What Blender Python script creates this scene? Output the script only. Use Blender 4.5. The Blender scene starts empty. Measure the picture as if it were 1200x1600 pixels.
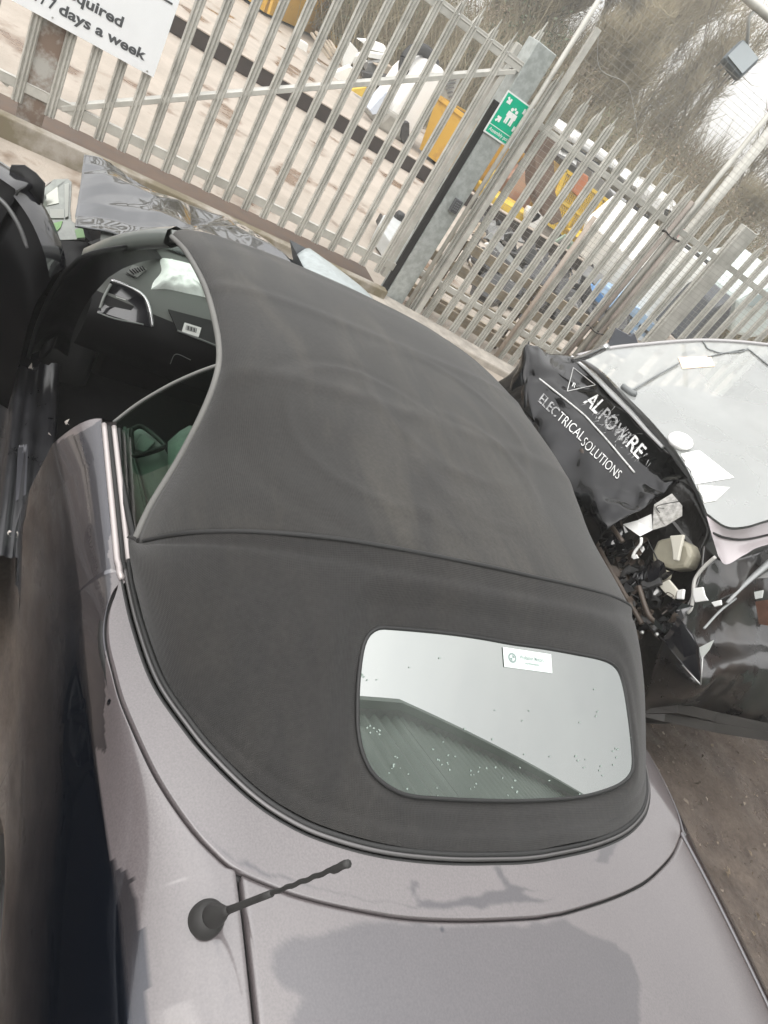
import bpy, bmesh, math, random
import numpy as np
from mathutils import Vector, Matrix
from mathutils.bvhtree import BVHTree
random.seed(7); rng = np.random.default_rng(7)
S = bpy.context.scene
COL = S.collection

# ---------------------------------------------------------------- camera
# world: metres, x = forward along the convertible, y = to its left, z = up, ground z = 0
R = np.array([[-0.276786397, -0.812881368, 0.512457971], [-0.691813414, -0.201556069, -0.693375332], [0.666920902, -0.546442158, -0.506574257]])
CAM = np.array([-0.516319865, 1.177010417, 2.16079929]); FPX = 1092.806
cam_d = bpy.data.cameras.new('camera'); cam = bpy.data.objects.new('camera', cam_d); COL.objects.link(cam)
m3 = np.stack([R[0], -R[1], -R[2]], 1)
cam.matrix_world = Matrix([[*m3[0], CAM[0]], [*m3[1], CAM[1]], [*m3[2], CAM[2]], [0, 0, 0, 1]])
cam_d.sensor_fit = 'VERTICAL'; cam_d.sensor_height = 24.0; cam_d.lens = FPX / 1600 * 24.0
cam_d.clip_start = 0.02; cam_d.clip_end = 2000
S.camera = cam

# ---------------------------------------------------------------- world: bright overcast sky
W = bpy.data.worlds.new("World"); S.world = W; W.use_nodes = True
nt = W.node_tree; N = nt.nodes; L = nt.links; N.clear()
SUN_EL, SUN_AZ = math.radians(38), math.radians(115)
wo = N.new('ShaderNodeOutputWorld'); bg = N.new('ShaderNodeBackground')
sky = N.new('ShaderNodeTexSky'); sky.sky_type = 'NISHITA'; sky.sun_disc = False
sky.sun_elevation = SUN_EL; sky.sun_rotation = math.radians(90) - SUN_AZ; sky.air_density = 1.0; sky.dust_density = 3.0
tc = N.new('ShaderNodeTexCoord'); sep = N.new('ShaderNodeSeparateXYZ'); L.new(tc.outputs['Generated'], sep.inputs[0])
mp = N.new('ShaderNodeMapping'); mp.inputs['Scale'].default_value = (1, 1, 2.2); L.new(tc.outputs['Generated'], mp.inputs[0])
nz = N.new('ShaderNodeTexNoise'); nz.inputs['Scale'].default_value = 2.2; nz.inputs['Detail'].default_value = 6; L.new(mp.outputs[0], nz.inputs[0])
cr = N.new('ShaderNodeValToRGB'); L.new(nz.outputs[0], cr.inputs[0])
cr.color_ramp.elements[0].position = .3; cr.color_ramp.elements[0].color = (12.5, 12.5, 12.6, 1)
cr.color_ramp.elements[1].position = .7; cr.color_ramp.elements[1].color = (15.5, 15.3, 15.0, 1)
mr = N.new('ShaderNodeMapRange'); L.new(sep.outputs[2], mr.inputs[0])
mr.inputs[1].default_value = 0; mr.inputs[2].default_value = 1; mr.inputs[3].default_value = .75; mr.inputs[4].default_value = 1.5
mul = N.new('ShaderNodeVectorMath'); mul.operation = 'SCALE'; L.new(cr.outputs[0], mul.inputs[0]); gl = N.new('ShaderNodeVectorMath'); gl.operation = 'DOT_PRODUCT'; L.new(tc.outputs['Generated'], gl.inputs[0]); gl.inputs[1].default_value = (math.cos(.9) * math.cos(SUN_AZ), math.cos(.9) * math.sin(SUN_AZ), math.sin(.9))
gm = N.new('ShaderNodeMapRange'); gm.interpolation_type = 'SMOOTHSTEP'; L.new(gl.outputs['Value'], gm.inputs[0]); gm.inputs[1].default_value = .1; gm.inputs[2].default_value = 1; gm.inputs[3].default_value = .9; gm.inputs[4].default_value = 1.75   # cloud brighter round the hidden sun
gx = N.new('ShaderNodeMath'); gx.operation = 'MULTIPLY'; L.new(mr.outputs[0], gx.inputs[0]); L.new(gm.outputs[0], gx.inputs[1]); L.new(gx.outputs[0], mul.inputs['Scale'])
mx = N.new('ShaderNodeMix'); mx.data_type = 'RGBA'; mx.inputs[0].default_value = .93
L.new(sky.outputs[0], mx.inputs[6]); L.new(mul.outputs[0], mx.inputs[7])
L.new(mx.outputs[2], bg.inputs[0]); bg.inputs[1].default_value = 0.15
L.new(bg.outputs[0], wo.inputs[0])

sd = bpy.data.lights.new('sun', 'SUN'); sd.energy = 1.2; sd.angle = math.radians(50); sd.color = (1, .96, .9)
so = bpy.data.objects.new('sun', sd); COL.objects.link(so)
sv = Vector((math.cos(SUN_EL) * math.cos(SUN_AZ), math.cos(SUN_EL) * math.sin(SUN_AZ), math.sin(SUN_EL)))
so.rotation_euler = (-sv).to_track_quat('-Z', 'Y').to_euler(); so.location = (0, 0, 30)
S.view_settings.view_transform = 'Standard'; S.view_settings.look = 'None'; S.view_settings.gamma = 1
S.view_settings.exposure = -0.32
S.view_settings.use_curve_mapping = False
S.cycles.max_bounces = 10; S.cycles.transparent_max_bounces = 12; S.cycles.use_denoising = True
S.cycles.glossy_bounces = 5; S.cycles.caustics_reflective = False; S.cycles.caustics_refractive = False

# ---------------------------------------------------------------- picture -> place (rays through the calibrated camera)
def ray(u, v): return R.T @ np.array([(u - 600) / FPX, (v - 800) / FPX, 1.0])
def onz(u, v, z): w = ray(u, v); return CAM + w * ((z - CAM[2]) / w[2])
def onx(u, v, x): w = ray(u, v); return CAM + w * ((x - CAM[0]) / w[0])
def ony(u, v, y): w = ray(u, v); return CAM + w * ((y - CAM[1]) / w[1])
def onp(u, v, P, n): w = ray(u, v); n = np.array(n, float); return CAM + w * (((np.array(P) - CAM) @ n) / (w @ n))
def proj(P):
    q = (np.asarray(P, float) - CAM) @ R.T
    return np.stack([600 + FPX * q[..., 0] / q[..., 2], 800 + FPX * q[..., 1] / q[..., 2]], -1)

# ---------------------------------------------------------------- materials
MATS = {}
def mat(name, col, rough=.6, metal=0., coat=0., coat_rough=.03, var=.0, vscale=6., bump=0., bscale=40., spec=.5, ior=None, col2=None, c2pos=(.45, .6), detail=6, alpha=None, trans=0., vec='Object', sheen=0.):
    if name in MATS: return MATS[name]
    m = bpy.data.materials.new(name); m.use_nodes = True; nt = m.node_tree; b = nt.nodes['Principled BSDF']
    b.inputs['Base Color'].default_value = (*col, 1); b.inputs['Roughness'].default_value = rough; b.inputs['Metallic'].default_value = metal
    b.inputs['Coat Weight'].default_value = coat; b.inputs['Coat Roughness'].default_value = coat_rough
    b.inputs['Specular IOR Level'].default_value = spec
    if ior: b.inputs['IOR'].default_value = ior
    if trans: b.inputs['Transmission Weight'].default_value = trans
    if sheen: b.inputs['Sheen Weight'].default_value = sheen
    if alpha is not None: b.inputs['Alpha'].default_value = alpha
    tcn = nt.nodes.new('ShaderNodeTexCoord')
    if var or col2:
        n = nt.nodes.new('ShaderNodeTexNoise'); n.inputs['Scale'].default_value = vscale; n.inputs['Detail'].default_value = detail
        n.inputs['Roughness'].default_value = .65
        nt.links.new(tcn.outputs[vec], n.inputs['Vector'])
        r = nt.nodes.new('ShaderNodeValToRGB'); nt.links.new(n.outputs[0], r.inputs[0])
        e = r.color_ramp.elements
        if col2:
            e[0].position, e[1].position = c2pos; e[0].color = (*col, 1); e[1].color = (*col2, 1)
        else:
            e[0].position, e[1].position = .3, .7
            e[0].color = (*[c * (1 - var) for c in col], 1); e[1].color = (*[min(1, c * (1 + var)) for c in col], 1)
        nt.links.new(r.outputs[0], b.inputs['Base Color'])
        r2 = nt.nodes.new('ShaderNodeMapRange'); nt.links.new(n.outputs[0], r2.inputs[0])
        r2.inputs[1].default_value = .3; r2.inputs[2].default_value = .7; r2.inputs[3].default_value = max(0, rough - .1); r2.inputs[4].default_value = min(1, rough + .1)
        nt.links.new(r2.outputs[0], b.inputs['Roughness'])
    if bump:
        n2 = nt.nodes.new('ShaderNodeTexNoise'); n2.inputs['Scale'].default_value = bscale; n2.inputs['Detail'].default_value = 5
        nt.links.new(tcn.outputs[vec], n2.inputs['Vector'])
        bp = nt.nodes.new('ShaderNodeBump'); bp.inputs['Strength'].default_value = bump; bp.inputs['Distance'].default_value = .02
        nt.links.new(n2.outputs[0], bp.inputs['Height']); nt.links.new(bp.outputs[0], b.inputs['Normal'])
    MATS[name] = m; return m

# ---------------------------------------------------------------- mesh helpers
ROOTLOC = {}
def wloc(o):
    p = np.zeros(3)
    while o is not None: p = p + np.array(o.location); o = o.parent
    return p
def link(name, V, F, m, parent=None, smooth=True, bevel=0., solid=0., flip=False):
    V = np.asarray(V, float)
    if parent is not None: V = V - wloc(parent)
    me = bpy.data.meshes.new(name); me.from_pydata([tuple(v) for v in V], [], [tuple(int(i) for i in f) for f in F])
    me.validate(); me.update()
    if solid or flip:
        Cc = CAM - (wloc(parent) if parent is not None else 0); s_ = 0
        for q in me.polygons: s_ += q.area * (1 if np.array(q.normal) @ (Cc - np.array(q.center)) > 0 else -1)
        if s_ < 0: me.flip_normals()
    if smooth: me.polygons.foreach_set('use_smooth', [True] * len(me.polygons))
    me.materials.append(m)
    o = bpy.data.objects.new(name, me); COL.objects.link(o)
    if parent is not None: o.parent = parent
    if solid: md = o.modifiers.new('thick', 'SOLIDIFY'); md.thickness = abs(solid); md.offset = -1 if solid > 0 else 1
    if bevel: md = o.modifiers.new('edge', 'BEVEL'); md.width = bevel; md.segments = 2; md.limit_method = 'ANGLE'
    return o
def tag(o, label=None, cat=None, group=None, kind=None):
    if label: o['label'] = label
    if cat: o['category'] = cat
    if group: o['group'] = group
    if kind: o['kind'] = kind
    return o
def thing(name, loc, label, cat, group=None):
    o = bpy.data.objects.new(name, None); COL.objects.link(o); o.location = tuple(float(c) for c in loc); o.empty_display_size = .1
    return tag(o, label, cat, group)
def copy_tree(o, parent=None, loc=None, rz=None, label=None):
    c = o.copy(); COL.objects.link(c)
    if parent is not None: c.parent = parent
    if loc is not None: c.location = tuple(float(x) for x in loc)
    if rz is not None: c.rotation_euler[2] = rz
    if label: c['label'] = label
    for ch in o.children: copy_tree(ch, c)
    return c
def gridf(P):
    P = np.asarray(P, float); n, k = P.shape[:2]
    V = P.reshape(-1, 3); F = [(i * k + j, i * k + j + 1, (i + 1) * k + j + 1, (i + 1) * k + j) for i in range(n - 1) for j in range(k - 1)]
    return V, F
def rotm(rx=0, ry=0, rz=0):
    return np.array((Matrix.Rotation(rz, 3, 'Z') @ Matrix.Rotation(ry, 3, 'Y') @ Matrix.Rotation(rx, 3, 'X')))
class MB:
    def __init__(s): s.V = []; s.F = []
    def add(s, V, F):
        o = len(s.V); s.V += [tuple(map(float, v)) for v in V]; s.F += [tuple(i + o for i in f) for f in F]; return s
    def grid(s, P): return s.add(*gridf(P))
    def box(s, c, d, rot=None):
        d = np.array(d) / 2; v = np.array([[x, y, z] for x in (-1, 1) for y in (-1, 1) for z in (-1, 1)]) * d
        if rot is not None: v = v @ np.asarray(rot).T
        return s.add(v + np.array(c), [(0, 1, 3, 2), (4, 6, 7, 5), (0, 4, 5, 1), (2, 3, 7, 6), (0, 2, 6, 4), (1, 5, 7, 3)])
    def bar(s, a, b, w, t, up=(0, 0, 1)):
        a = np.array(a, float); b = np.array(b, float); d = b - a; l = np.linalg.norm(d); d /= l
        sd = np.cross(d, up); sd /= np.linalg.norm(sd); u = np.cross(sd, d)
        M = np.stack([d, sd, u], 1); return s.box((a + b) / 2, (l, w, t), M)
    def tube(s, pts, r, n=8, cap=True):
        pts = np.asarray(pts, float); k = len(pts); r = np.broadcast_to(r, (k,)); T = np.gradient(pts, axis=0); T /= np.linalg.norm(T, axis=1)[:, None] + 1e-12
        up = np.array([0, 0, 1.]) if abs(T[0][2]) < .9 else np.array([1., 0, 0]); rows = []
        for i in range(k):
            a = np.cross(T[i], up); a /= np.linalg.norm(a); b = np.cross(a, T[i]); up = b
            th = np.arange(n) / n * 2 * np.pi
            rows.append(pts[i] + r[i] * (np.cos(th)[:, None] * a + np.sin(th)[:, None] * b))
        V = np.concatenate(rows); F = [(i * n + j, i * n + (j + 1) % n, (i + 1) * n + (j + 1) % n, (i + 1) * n + j) for i in range(k - 1) for j in range(n)]
        if cap: F += [tuple(range(n))[::-1], tuple(range((k - 1) * n, k * n))]
        return s.add(V, F)
    def lathe(s, prof, c, n=24, M=None):
        th = np.arange(n) / n * 2 * np.pi; V = np.array([[r * np.cos(t), r * np.sin(t), z] for r, z in prof for t in th])
        if M is not None: V = V @ np.asarray(M).T
        k = len(prof); F = [(i * n + j, i * n + (j + 1) % n, (i + 1) * n + (j + 1) % n, (i + 1) * n + j) for i in range(k - 1) for j in range(n)]
        return s.add(V + np.array(c), F)
    def prism(s, poly, ext):
        poly = np.asarray(poly, float); n = len(poly); V = np.concatenate([poly, poly + np.asarray(ext)])
        F = [tuple(range(n))[::-1], tuple(range(n, 2 * n))] + [(i, (i + 1) % n, n + (i + 1) % n, n + i) for i in range(n)]
        return s.add(V, F)
    def build(s, name, m, parent=None, **k): return link(name, s.V, s.F, m, parent, **k)
def cr_(P, n):   # Catmull-Rom resample by arclength
    P = np.asarray(P, float); k = len(P); Q = np.concatenate([[2 * P[0] - P[1]], P, [2 * P[-1] - P[-2]]]); out = []
    for i in range(k - 1):
        p0, p1, p2, p3 = Q[i:i + 4]
        for t in np.linspace(0, 1, 24, endpoint=False):
            out.append(.5 * ((2 * p1) + (-p0 + p2) * t + (2 * p0 - 5 * p1 + 4 * p2 - p3) * t * t + (-p0 + 3 * p1 - 3 * p2 + p3) * t ** 3))
    out.append(P[-1]); return resamp(np.array(out), n)
def resamp(P, n):
    P = np.asarray(P, float); d = np.r_[0, np.cumsum(np.linalg.norm(np.diff(P, axis=0), axis=1))]; t = np.linspace(0, d[-1], n)
    return np.stack([np.interp(t, d, P[:, i]) for i in range(P.shape[1])], 1)
def sstep(a, b, x): t = np.clip((x - a) / (b - a), 0, 1); return t * t * (3 - 2 * t)
def lnoise(P2, n, m, amp, seed):   # creased-sheet noise: straight facets between random knots
    g = np.random.default_rng(seed).normal(0, amp, (n + 2, m + 2)); u = np.clip(P2[:, 0], 0, .999) * n; v = np.clip(P2[:, 1], 0, .999) * m; i = u.astype(int); j = v.astype(int); a = u - i; b = v - j
    lo = g[i, j] + a * (g[i + 1, j] - g[i, j]) + b * (g[i + 1, j + 1] - g[i + 1, j]); hi = g[i, j] + b * (g[i, j + 1] - g[i, j]) + a * (g[i + 1, j + 1] - g[i, j + 1]); return np.where(a > b, lo, hi)
def vnoise(P, scale, seed=0):   # smooth value noise on 3-D points
    P = np.asarray(P, float) * scale + seed * 17.3; i = np.floor(P).astype(int); f = P - i; f = f * f * (3 - 2 * f)
    def h(a): 
        n = (a[..., 0] * 374761393 + a[..., 1] * 668265263 + a[..., 2] * 2147483647 + seed * 1274126177) & 0x7fffffff
        n = ((n ^ (n >> 13)) * 1274126177) & 0x7fffffff; return ((n ^ (n >> 16)) & 0xffff) / 65535.0
    o = 0
    for dx in (0, 1):
        for dy in (0, 1):
            for dz in (0, 1):
                w = (f[..., 0] if dx else 1 - f[..., 0]) * (f[..., 1] if dy else 1 - f[..., 1]) * (f[..., 2] if dz else 1 - f[..., 2])
                o = o + w * h(i + np.array([dx, dy, dz]))
    return o * 2 - 1
def inpoly(x, y, poly):
    poly = np.asarray(poly); r = np.zeros(np.shape(x), bool); j = len(poly) - 1
    for i in range(len(poly)):
        xi, yi = poly[i]; xj, yj = poly[j]
        r ^= ((yi > y) != (yj > y)) & (x < (xj - xi) * (y - yi) / (yj - yi + 1e-12) + xi); j = i
    return r
def dpoly(x, y, poly):
    poly = np.asarray(poly, float); d = np.full(np.shape(x), 9.)
    for a, b in zip(poly, np.roll(poly, -1, 0)):
        ab = b - a; t = np.clip(((x - a[0]) * ab[0] + (y - a[1]) * ab[1]) / (ab @ ab + 1e-12), 0, 1)
        d = np.minimum(d, np.hypot(x - a[0] - t * ab[0], y - a[1] - t * ab[1]))
    return d
def bvh_of(V, F): return BVHTree.FromPolygons([tuple(map(float, v)) for v in V], [tuple(map(int, f)) for f in F])
def drape(pts, bvh, off=.003, fallback=None):
    """picture points laid on a surface already built, 'off' metres proud of it"""
    out = []
    for u, v in pts:
        d = ray(u, v); d = d / np.linalg.norm(d)
        loc, nrm, _, _ = bvh.ray_cast(Vector(CAM), Vector(d))
        if loc is None: out.append(None); continue
        nrm = np.array(nrm); 
        if nrm @ d > 0: nrm = -nrm
        out.append(np.array(loc) + nrm * off)
    good = [o for o in out if o is not None]
    for i, o in enumerate(out):
        if o is None: out[i] = min(good, key=lambda g: np.hypot(*(proj(g) - np.array(pts[i])))) if good else np.zeros(3)
    return np.array(out)
def text_mesh(txt, bold=.0):
    c = bpy.data.curves.new('t', 'FONT'); c.body = txt; c.size = 1; c.offset = bold; c.resolution_u = 4
    o = bpy.data.objects.new('t', c); COL.objects.link(o); bpy.context.view_layer.update()
    me = o.evaluated_get(bpy.context.evaluated_depsgraph_get()).to_mesh()
    V = np.array([v.co[:2] for v in me.vertices]); F = [tuple(p.vertices) for p in me.polygons]
    o.evaluated_get(bpy.context.evaluated_depsgraph_get()).to_mesh_clear()
    bpy.data.objects.remove(o); bpy.data.curves.remove(c)
    return V, F
def flat_text(txt, org, ex, ey, h, bold=0., width=None):
    """letters on a flat board: org = start of the baseline, ex / ey unit vectors, h = cap height"""
    V, F = text_mesh(txt, bold); s = h / .69; sx = s
    if width: sx = width / (V[:, 0].max() - V[:, 0].min()); V[:, 0] -= V[:, 0].min()
    return np.array(org) + V[:, :1] * sx * np.array(ex) + V[:, 1:] * s * np.array(ey), F

# ================================================================ THE CONVERTIBLE
def paint(name, clean, film, rough=.12, cior=1.5, cw=1.0):
    m = bpy.data.materials.new(name); m.use_nodes = True; nt = m.node_tree; A = nt.nodes['Principled BSDF']; lk = nt.links
    A.inputs['Base Color'].default_value = (*clean, 1); A.inputs['Metallic'].default_value = .85; A.inputs['Roughness'].default_value = rough
    A.inputs['Coat Weight'].default_value = cw; A.inputs['Coat Roughness'].default_value = .015; A.inputs['Coat IOR'].default_value = cior
    B = nt.nodes.new('ShaderNodeBsdfPrincipled'); B.inputs['Roughness'].default_value = .38
    B.inputs['Coat Weight'].default_value = 1; B.inputs['Coat Roughness'].default_value = .10; B.inputs['Coat IOR'].default_value = 1.7
    at = nt.nodes.new('ShaderNodeAttribute'); at.attribute_name = 'film'
    tcn = nt.nodes.new('ShaderNodeTexCoord')
    n = nt.nodes.new('ShaderNodeTexNoise'); n.inputs['Scale'].default_value = 3.5; n.inputs['Detail'].default_value = 7; lk.new(tcn.outputs['Object'], n.inputs[0])
    r = nt.nodes.new('ShaderNodeValToRGB'); lk.new(n.outputs[0], r.inputs[0]); e = r.color_ramp.elements
    e[0].position, e[1].position = .25, .75; e[0].color = (*[c * .9 for c in film], 1); e[1].color = (*[c * 1.08 for c in film], 1)
    nf = nt.nodes.new('ShaderNodeTexNoise'); nf.inputs['Scale'].default_value = 260; nf.inputs['Detail'].default_value = 3; lk.new(tcn.outputs['Object'], nf.inputs[0])
    rf = nt.nodes.new('ShaderNodeMapRange'); lk.new(nf.outputs[0], rf.inputs[0]); rf.inputs[1].default_value = .3; rf.inputs[2].default_value = .7; rf.inputs[3].default_value = .84; rf.inputs[4].default_value = 1.16
    vf = nt.nodes.new('ShaderNodeVectorMath'); vf.operation = 'SCALE'; lk.new(r.outputs[0], vf.inputs[0]); lk.new(rf.outputs[0], vf.inputs['Scale']); lk.new(vf.outputs[0], B.inputs['Base Color'])
    bf = nt.nodes.new('ShaderNodeBump'); bf.inputs['Strength'].default_value = .025; bf.inputs['Distance'].default_value = .001; lk.new(nf.outputs[0], bf.inputs['Height']); lk.new(bf.outputs[0], B.inputs['Coat Normal'])
    v = nt.nodes.new('ShaderNodeTexVoronoi'); v.inputs['Scale'].default_value = 9; lk.new(tcn.outputs['Object'], v.inputs[0])   # a few drip marks in the dew
    w = nt.nodes.new('ShaderNodeMapRange'); lk.new(v.outputs['Distance'], w.inputs[0]); w.inputs[1].default_value = .045; w.inputs[2].default_value = .075
    n3 = nt.nodes.new('ShaderNodeTexNoise'); n3.inputs['Scale'].default_value = 5; lk.new(tcn.outputs['Object'], n3.inputs[0])
    w3 = nt.nodes.new('ShaderNodeMapRange'); lk.new(n3.outputs[0], w3.inputs[0]); w3.inputs[1].default_value = .52; w3.inputs[2].default_value = .5
    mxm = nt.nodes.new('ShaderNodeMath'); mxm.operation = 'MAXIMUM'; lk.new(w.outputs[0], mxm.inputs[0]); lk.new(w3.outputs[0], mxm.inputs[1])
    mm = nt.nodes.new('ShaderNodeMath'); mm.operation = 'MULTIPLY'; lk.new(mxm.outputs[0], mm.inputs[0]); lk.new(at.outputs['Fac'], mm.inputs[1])
    mx = nt.nodes.new('ShaderNodeMixShader'); lk.new(mm.outputs[0], mx.inputs[0]); lk.new(A.outputs[0], mx.inputs[1]); lk.new(B.outputs[0], mx.inputs[2])
    lk.new(mx.outputs[0], nt.nodes['Material Output'].inputs[0])
    return m
def set_film(o, vals):
    a = o.data.attributes.new('film', 'FLOAT', 'POINT'); a.data.foreach_set('value', np.asarray(vals, np.float32))
def glass(name, tint, ior, rough=0.0):
    m = bpy.data.materials.new(name); m.use_nodes = True; nt = m.node_tree; lk = nt.links; nt.nodes.remove(nt.nodes['Principled BSDF'])
    t = nt.nodes.new('ShaderNodeBsdfTransparent'); t.inputs[0].default_value = (*tint, 1)
    g = nt.nodes.new('ShaderNodeBsdfGlossy'); g.inputs['Roughness'].default_value = rough
    f = nt.nodes.new('ShaderNodeFresnel'); f.inputs[0].default_value = ior
    mx = nt.nodes.new('ShaderNodeMixShader'); g.inputs[0].default_value = (.97, 1, .98, 1); lk.new(f.outputs[0], mx.inputs[0]); lk.new(t.outputs[0], mx.inputs[1]); lk.new(g.outputs[0], mx.inputs[2])
    lk.new(mx.outputs[0], nt.nodes['Material Output'].inputs[0]); return m

M_paint = paint('dewy_dark_paint', (.013, .018, .030), (.094, .081, .083))
M_black = mat('black_plastic', (.006, .006, .0065), .55, var=.3, spec=.25)
M_rubber = mat('black_rubber', (.014, .014, .014), .6)
M_blackpaint = mat('glossy_black_paint', (.008, .008, .010), .12, coat=1, var=.2)
M_chrome = mat('satin_metal_trim', (.46, .42, .41), .42, metal=.3)
M_silver = mat('silver_trim', (.5, .5, .5), .25, metal=.9)
M_white = mat('white_plastic', (.72, .72, .7), .4, var=.06)
M_gal = mat('galvanised_steel', (.40, .405, .385), .5, metal=.35, var=.22, vscale=9, bump=.05, bscale=60)

CAR = thing('convertible_car', (0.6, 0, 0), 'dark convertible with dusty black fabric roof, dewy rear deck and open passenger door', 'car')

DP = np.polyfit([-1.2, -.5, -.1, .3, .7, 1.2], [0.9627, 1.0086, 1.0316, 1.0193, 0.9679, 0.9328], 4)
def zd(x, y): return np.polyval(DP, x) + .0981 * (.55 - y * y) - .805 * np.maximum(np.abs(y) - .6, 0) ** 2
def zinv(uv, fn, it=40):
    w = ray(*uv); t = (1.0 - CAM[2]) / w[2]
    for _ in range(it): P = CAM + t * w; t = .5 * t + .5 * (fn(P[0], P[1]) - CAM[2]) / w[2]
    return CAM + t * w
hemL = np.array([(.650, .746), (.588, .746), (.446, .736), (.295, .712), (.181, .667), (.111, .628), (.045, .578), (-.002, .526), (-.041, .46), (-.080, .35), (-.105, .211), (-.117, .06), (-.119, 0)])
bootL = np.array([(.585, .757), (.551, .778), (.485, .795), (.412, .799), (.325, .790), (.247, .778), (.128, .747), (.056, .721), (-.013, .687), (-.058, .656), (-.088, .628), (-.115, .583), (-.145, .52), (-.176, .43), (-.202, .334), (-.222, .204), (-.235, .055), (-.236, 0)])
def sym(h): h = cr_(h, 160); return np.concatenate([h, (h * [1, -1])[::-1][1:]])
def off2(P, d):
    T = np.gradient(P, axis=0); T /= np.linalg.norm(T, axis=1)[:, None]; Nn = np.stack([T[:, 1], -T[:, 0]], 1)
    return P + Nn * d
HEM = sym(hemL); BOOT = sym(bootL)
sgn = -1 if off2(HEM, .1)[160][0] > HEM[160][0] else 1

# jagged wiped / wet patches where the dew film is missing (outlines on the panel itself)
def deckpoly(px): return np.array([zinv(p, zd)[:2] for p in px])
WET = [deckpoly([(425, 1520), (424, 1490), (440, 1470), (455, 1460), (500, 1456), (530, 1445), (565, 1436), (640, 1438), (735, 1444), (820, 1441), (880, 1434), (915, 1450), (950, 1465), (985, 1490), (1005, 1540), (1000, 1640), (470, 1640), (448, 1590), (466, 1565), (440, 1545)]),
       deckpoly([(300, 1275), (330, 1310), (375, 1345), (385, 1330), (393, 1345), (430, 1362), (500, 1388), (560, 1402), (630, 1412), (650, 1408), (634, 1385), (648, 1378), (656, 1400), (700, 1402), (760, 1392), (790, 1388), (765, 1350), (780, 1346), (800, 1380), (830, 1386), (858, 1386), (820, 1396), (850, 1400), (900, 1396), (840, 1412), (740, 1422), (640, 1420), (560, 1410), (470, 1388), (420, 1372), (380, 1356), (345, 1336), (300, 1285)]),
       deckpoly([(336, 1465), (345, 1462), (352, 1500), (357, 1580), (352, 1580), (346, 1510)]),
       deckpoly([(640, 1372), (655, 1375), (652, 1392), (640, 1388)]), deckpoly([(950, 1290), (985, 1300), (950, 1350), (925, 1348)])]
def film_deck(V):
    V = np.asarray(V); nx = vnoise(V, 34, 1) * .005 + vnoise(V, 110, 2) * .002; ny = vnoise(V, 34, 3) * .005 + vnoise(V, 110, 4) * .002
    f = np.ones(len(V))
    for i, p in enumerate(WET):
        inside = inpoly(V[:, 0] + nx, V[:, 1] + ny, p); f0 = [.62, .5, .25, .45, .6][i]; k_ = sstep(0, .009, dpoly(V[:, 0] + nx, V[:, 1] + ny, p)) * inside; f = np.minimum(f, 1 - (1 - f0) * k_)
    return f

# -- tonneau panel between the roof hem and the boot shut line
NS = len(HEM); NT = 40
inn = off2(HEM, sgn * .021); out = BOOT
rows = []
for t in np.linspace(0, 1, NT): xy = (1 - t) * inn + t * out; rows.append(np.c_[xy, zd(xy[:, 0], xy[:, 1])])
rows = [rows[0] - [0, 0, .02]] + rows + [rows[-1] - [0, 0, .022]]
V, F = gridf(np.array(rows)); V0 = V.copy()
V, F = gridf(np.array(rows)); o = link('tonneau_cover', V, F, M_paint, CAR); set_film(o, film_deck(V0))
# -- roof hem mouldings
hz = np.c_[off2(HEM, sgn * .012), 0 * HEM[:, 0]]; hz[:, 2] = zd(hz[:, 0], hz[:, 1]) + .003
MB().tube(hz[4:-4], .0045, 8).build('hem_moulding', mat('dark_hem_metal', (.13, .125, .125), .35, metal=.6), CAR)
hz2 = np.c_[off2(HEM, sgn * .004), 0 * HEM[:, 0]]; hz2[:, 2] = zd(hz2[:, 0], hz2[:, 1]) + .004
MB().tube(hz2, .006, 8).build('roof_seal', M_rubber, CAR)
hz3 = np.c_[off2(HEM, sgn * .020), 0 * HEM[:, 0]]; hz3[:, 2] = zd(hz3[:, 0], hz3[:, 1]) - .004
MB().tube(hz3, .005, 6).build('roof_seal', M_rubber, CAR)
# -- dark channel under every shut line
b2 = np.c_[off2(BOOT, sgn * .003), 0 * BOOT[:, 0]]; b2[:, 2] = zd(b2[:, 0], b2[:, 1]) - .024
MB().tube(b2, .011, 6).build('shut_line_seal', M_rubber, CAR)
# -- boot lid
BO = off2(BOOT, sgn * .006); k = np.abs(BO[:, 1]) < .6215; BOc = BO[k & (BO[:, 0] < 0)]
rows = []
for t in np.r_[np.linspace(0, 1, 110), 1.05, 1.15, 1.3]:
    x = BOc[:, 0] + (-.80 - BOc[:, 0]) * min(t, 1); xy = np.c_[x, BOc[:, 1]]; z = zd(x, xy[:, 1]) - .35 * np.maximum(-.62 - x, 0) ** 2
    if t > 1: z = z - (t - 1) * 1.0; xy = xy - [(t - 1) * .25, 0]
    rows.append(np.c_[xy, z])
rows = np.array(rows); top = rows.copy()
rows = np.concatenate([[rows[0] - [0, 0, .025]], rows]); l = rows[:, :1] - [0, 0, .025]; r = rows[:, -1:] - [0, 0, .025]
rows = np.concatenate([l, rows, r], 1)
V, F = gridf(rows); BOOTLID = link('boot_lid', V, F, M_paint, CAR); set_film(BOOTLID, film_deck(V))
for sy in (1, -1):
    q = np.array([(x, sy * .625, zd(x, .625) - .026 - .35 * max(-.62 - x, 0) ** 2) for x in np.linspace(-.09, -.8, 30)]); MB().tube(q, .010, 6).build('shut_line_seal', M_rubber, CAR)
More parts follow.
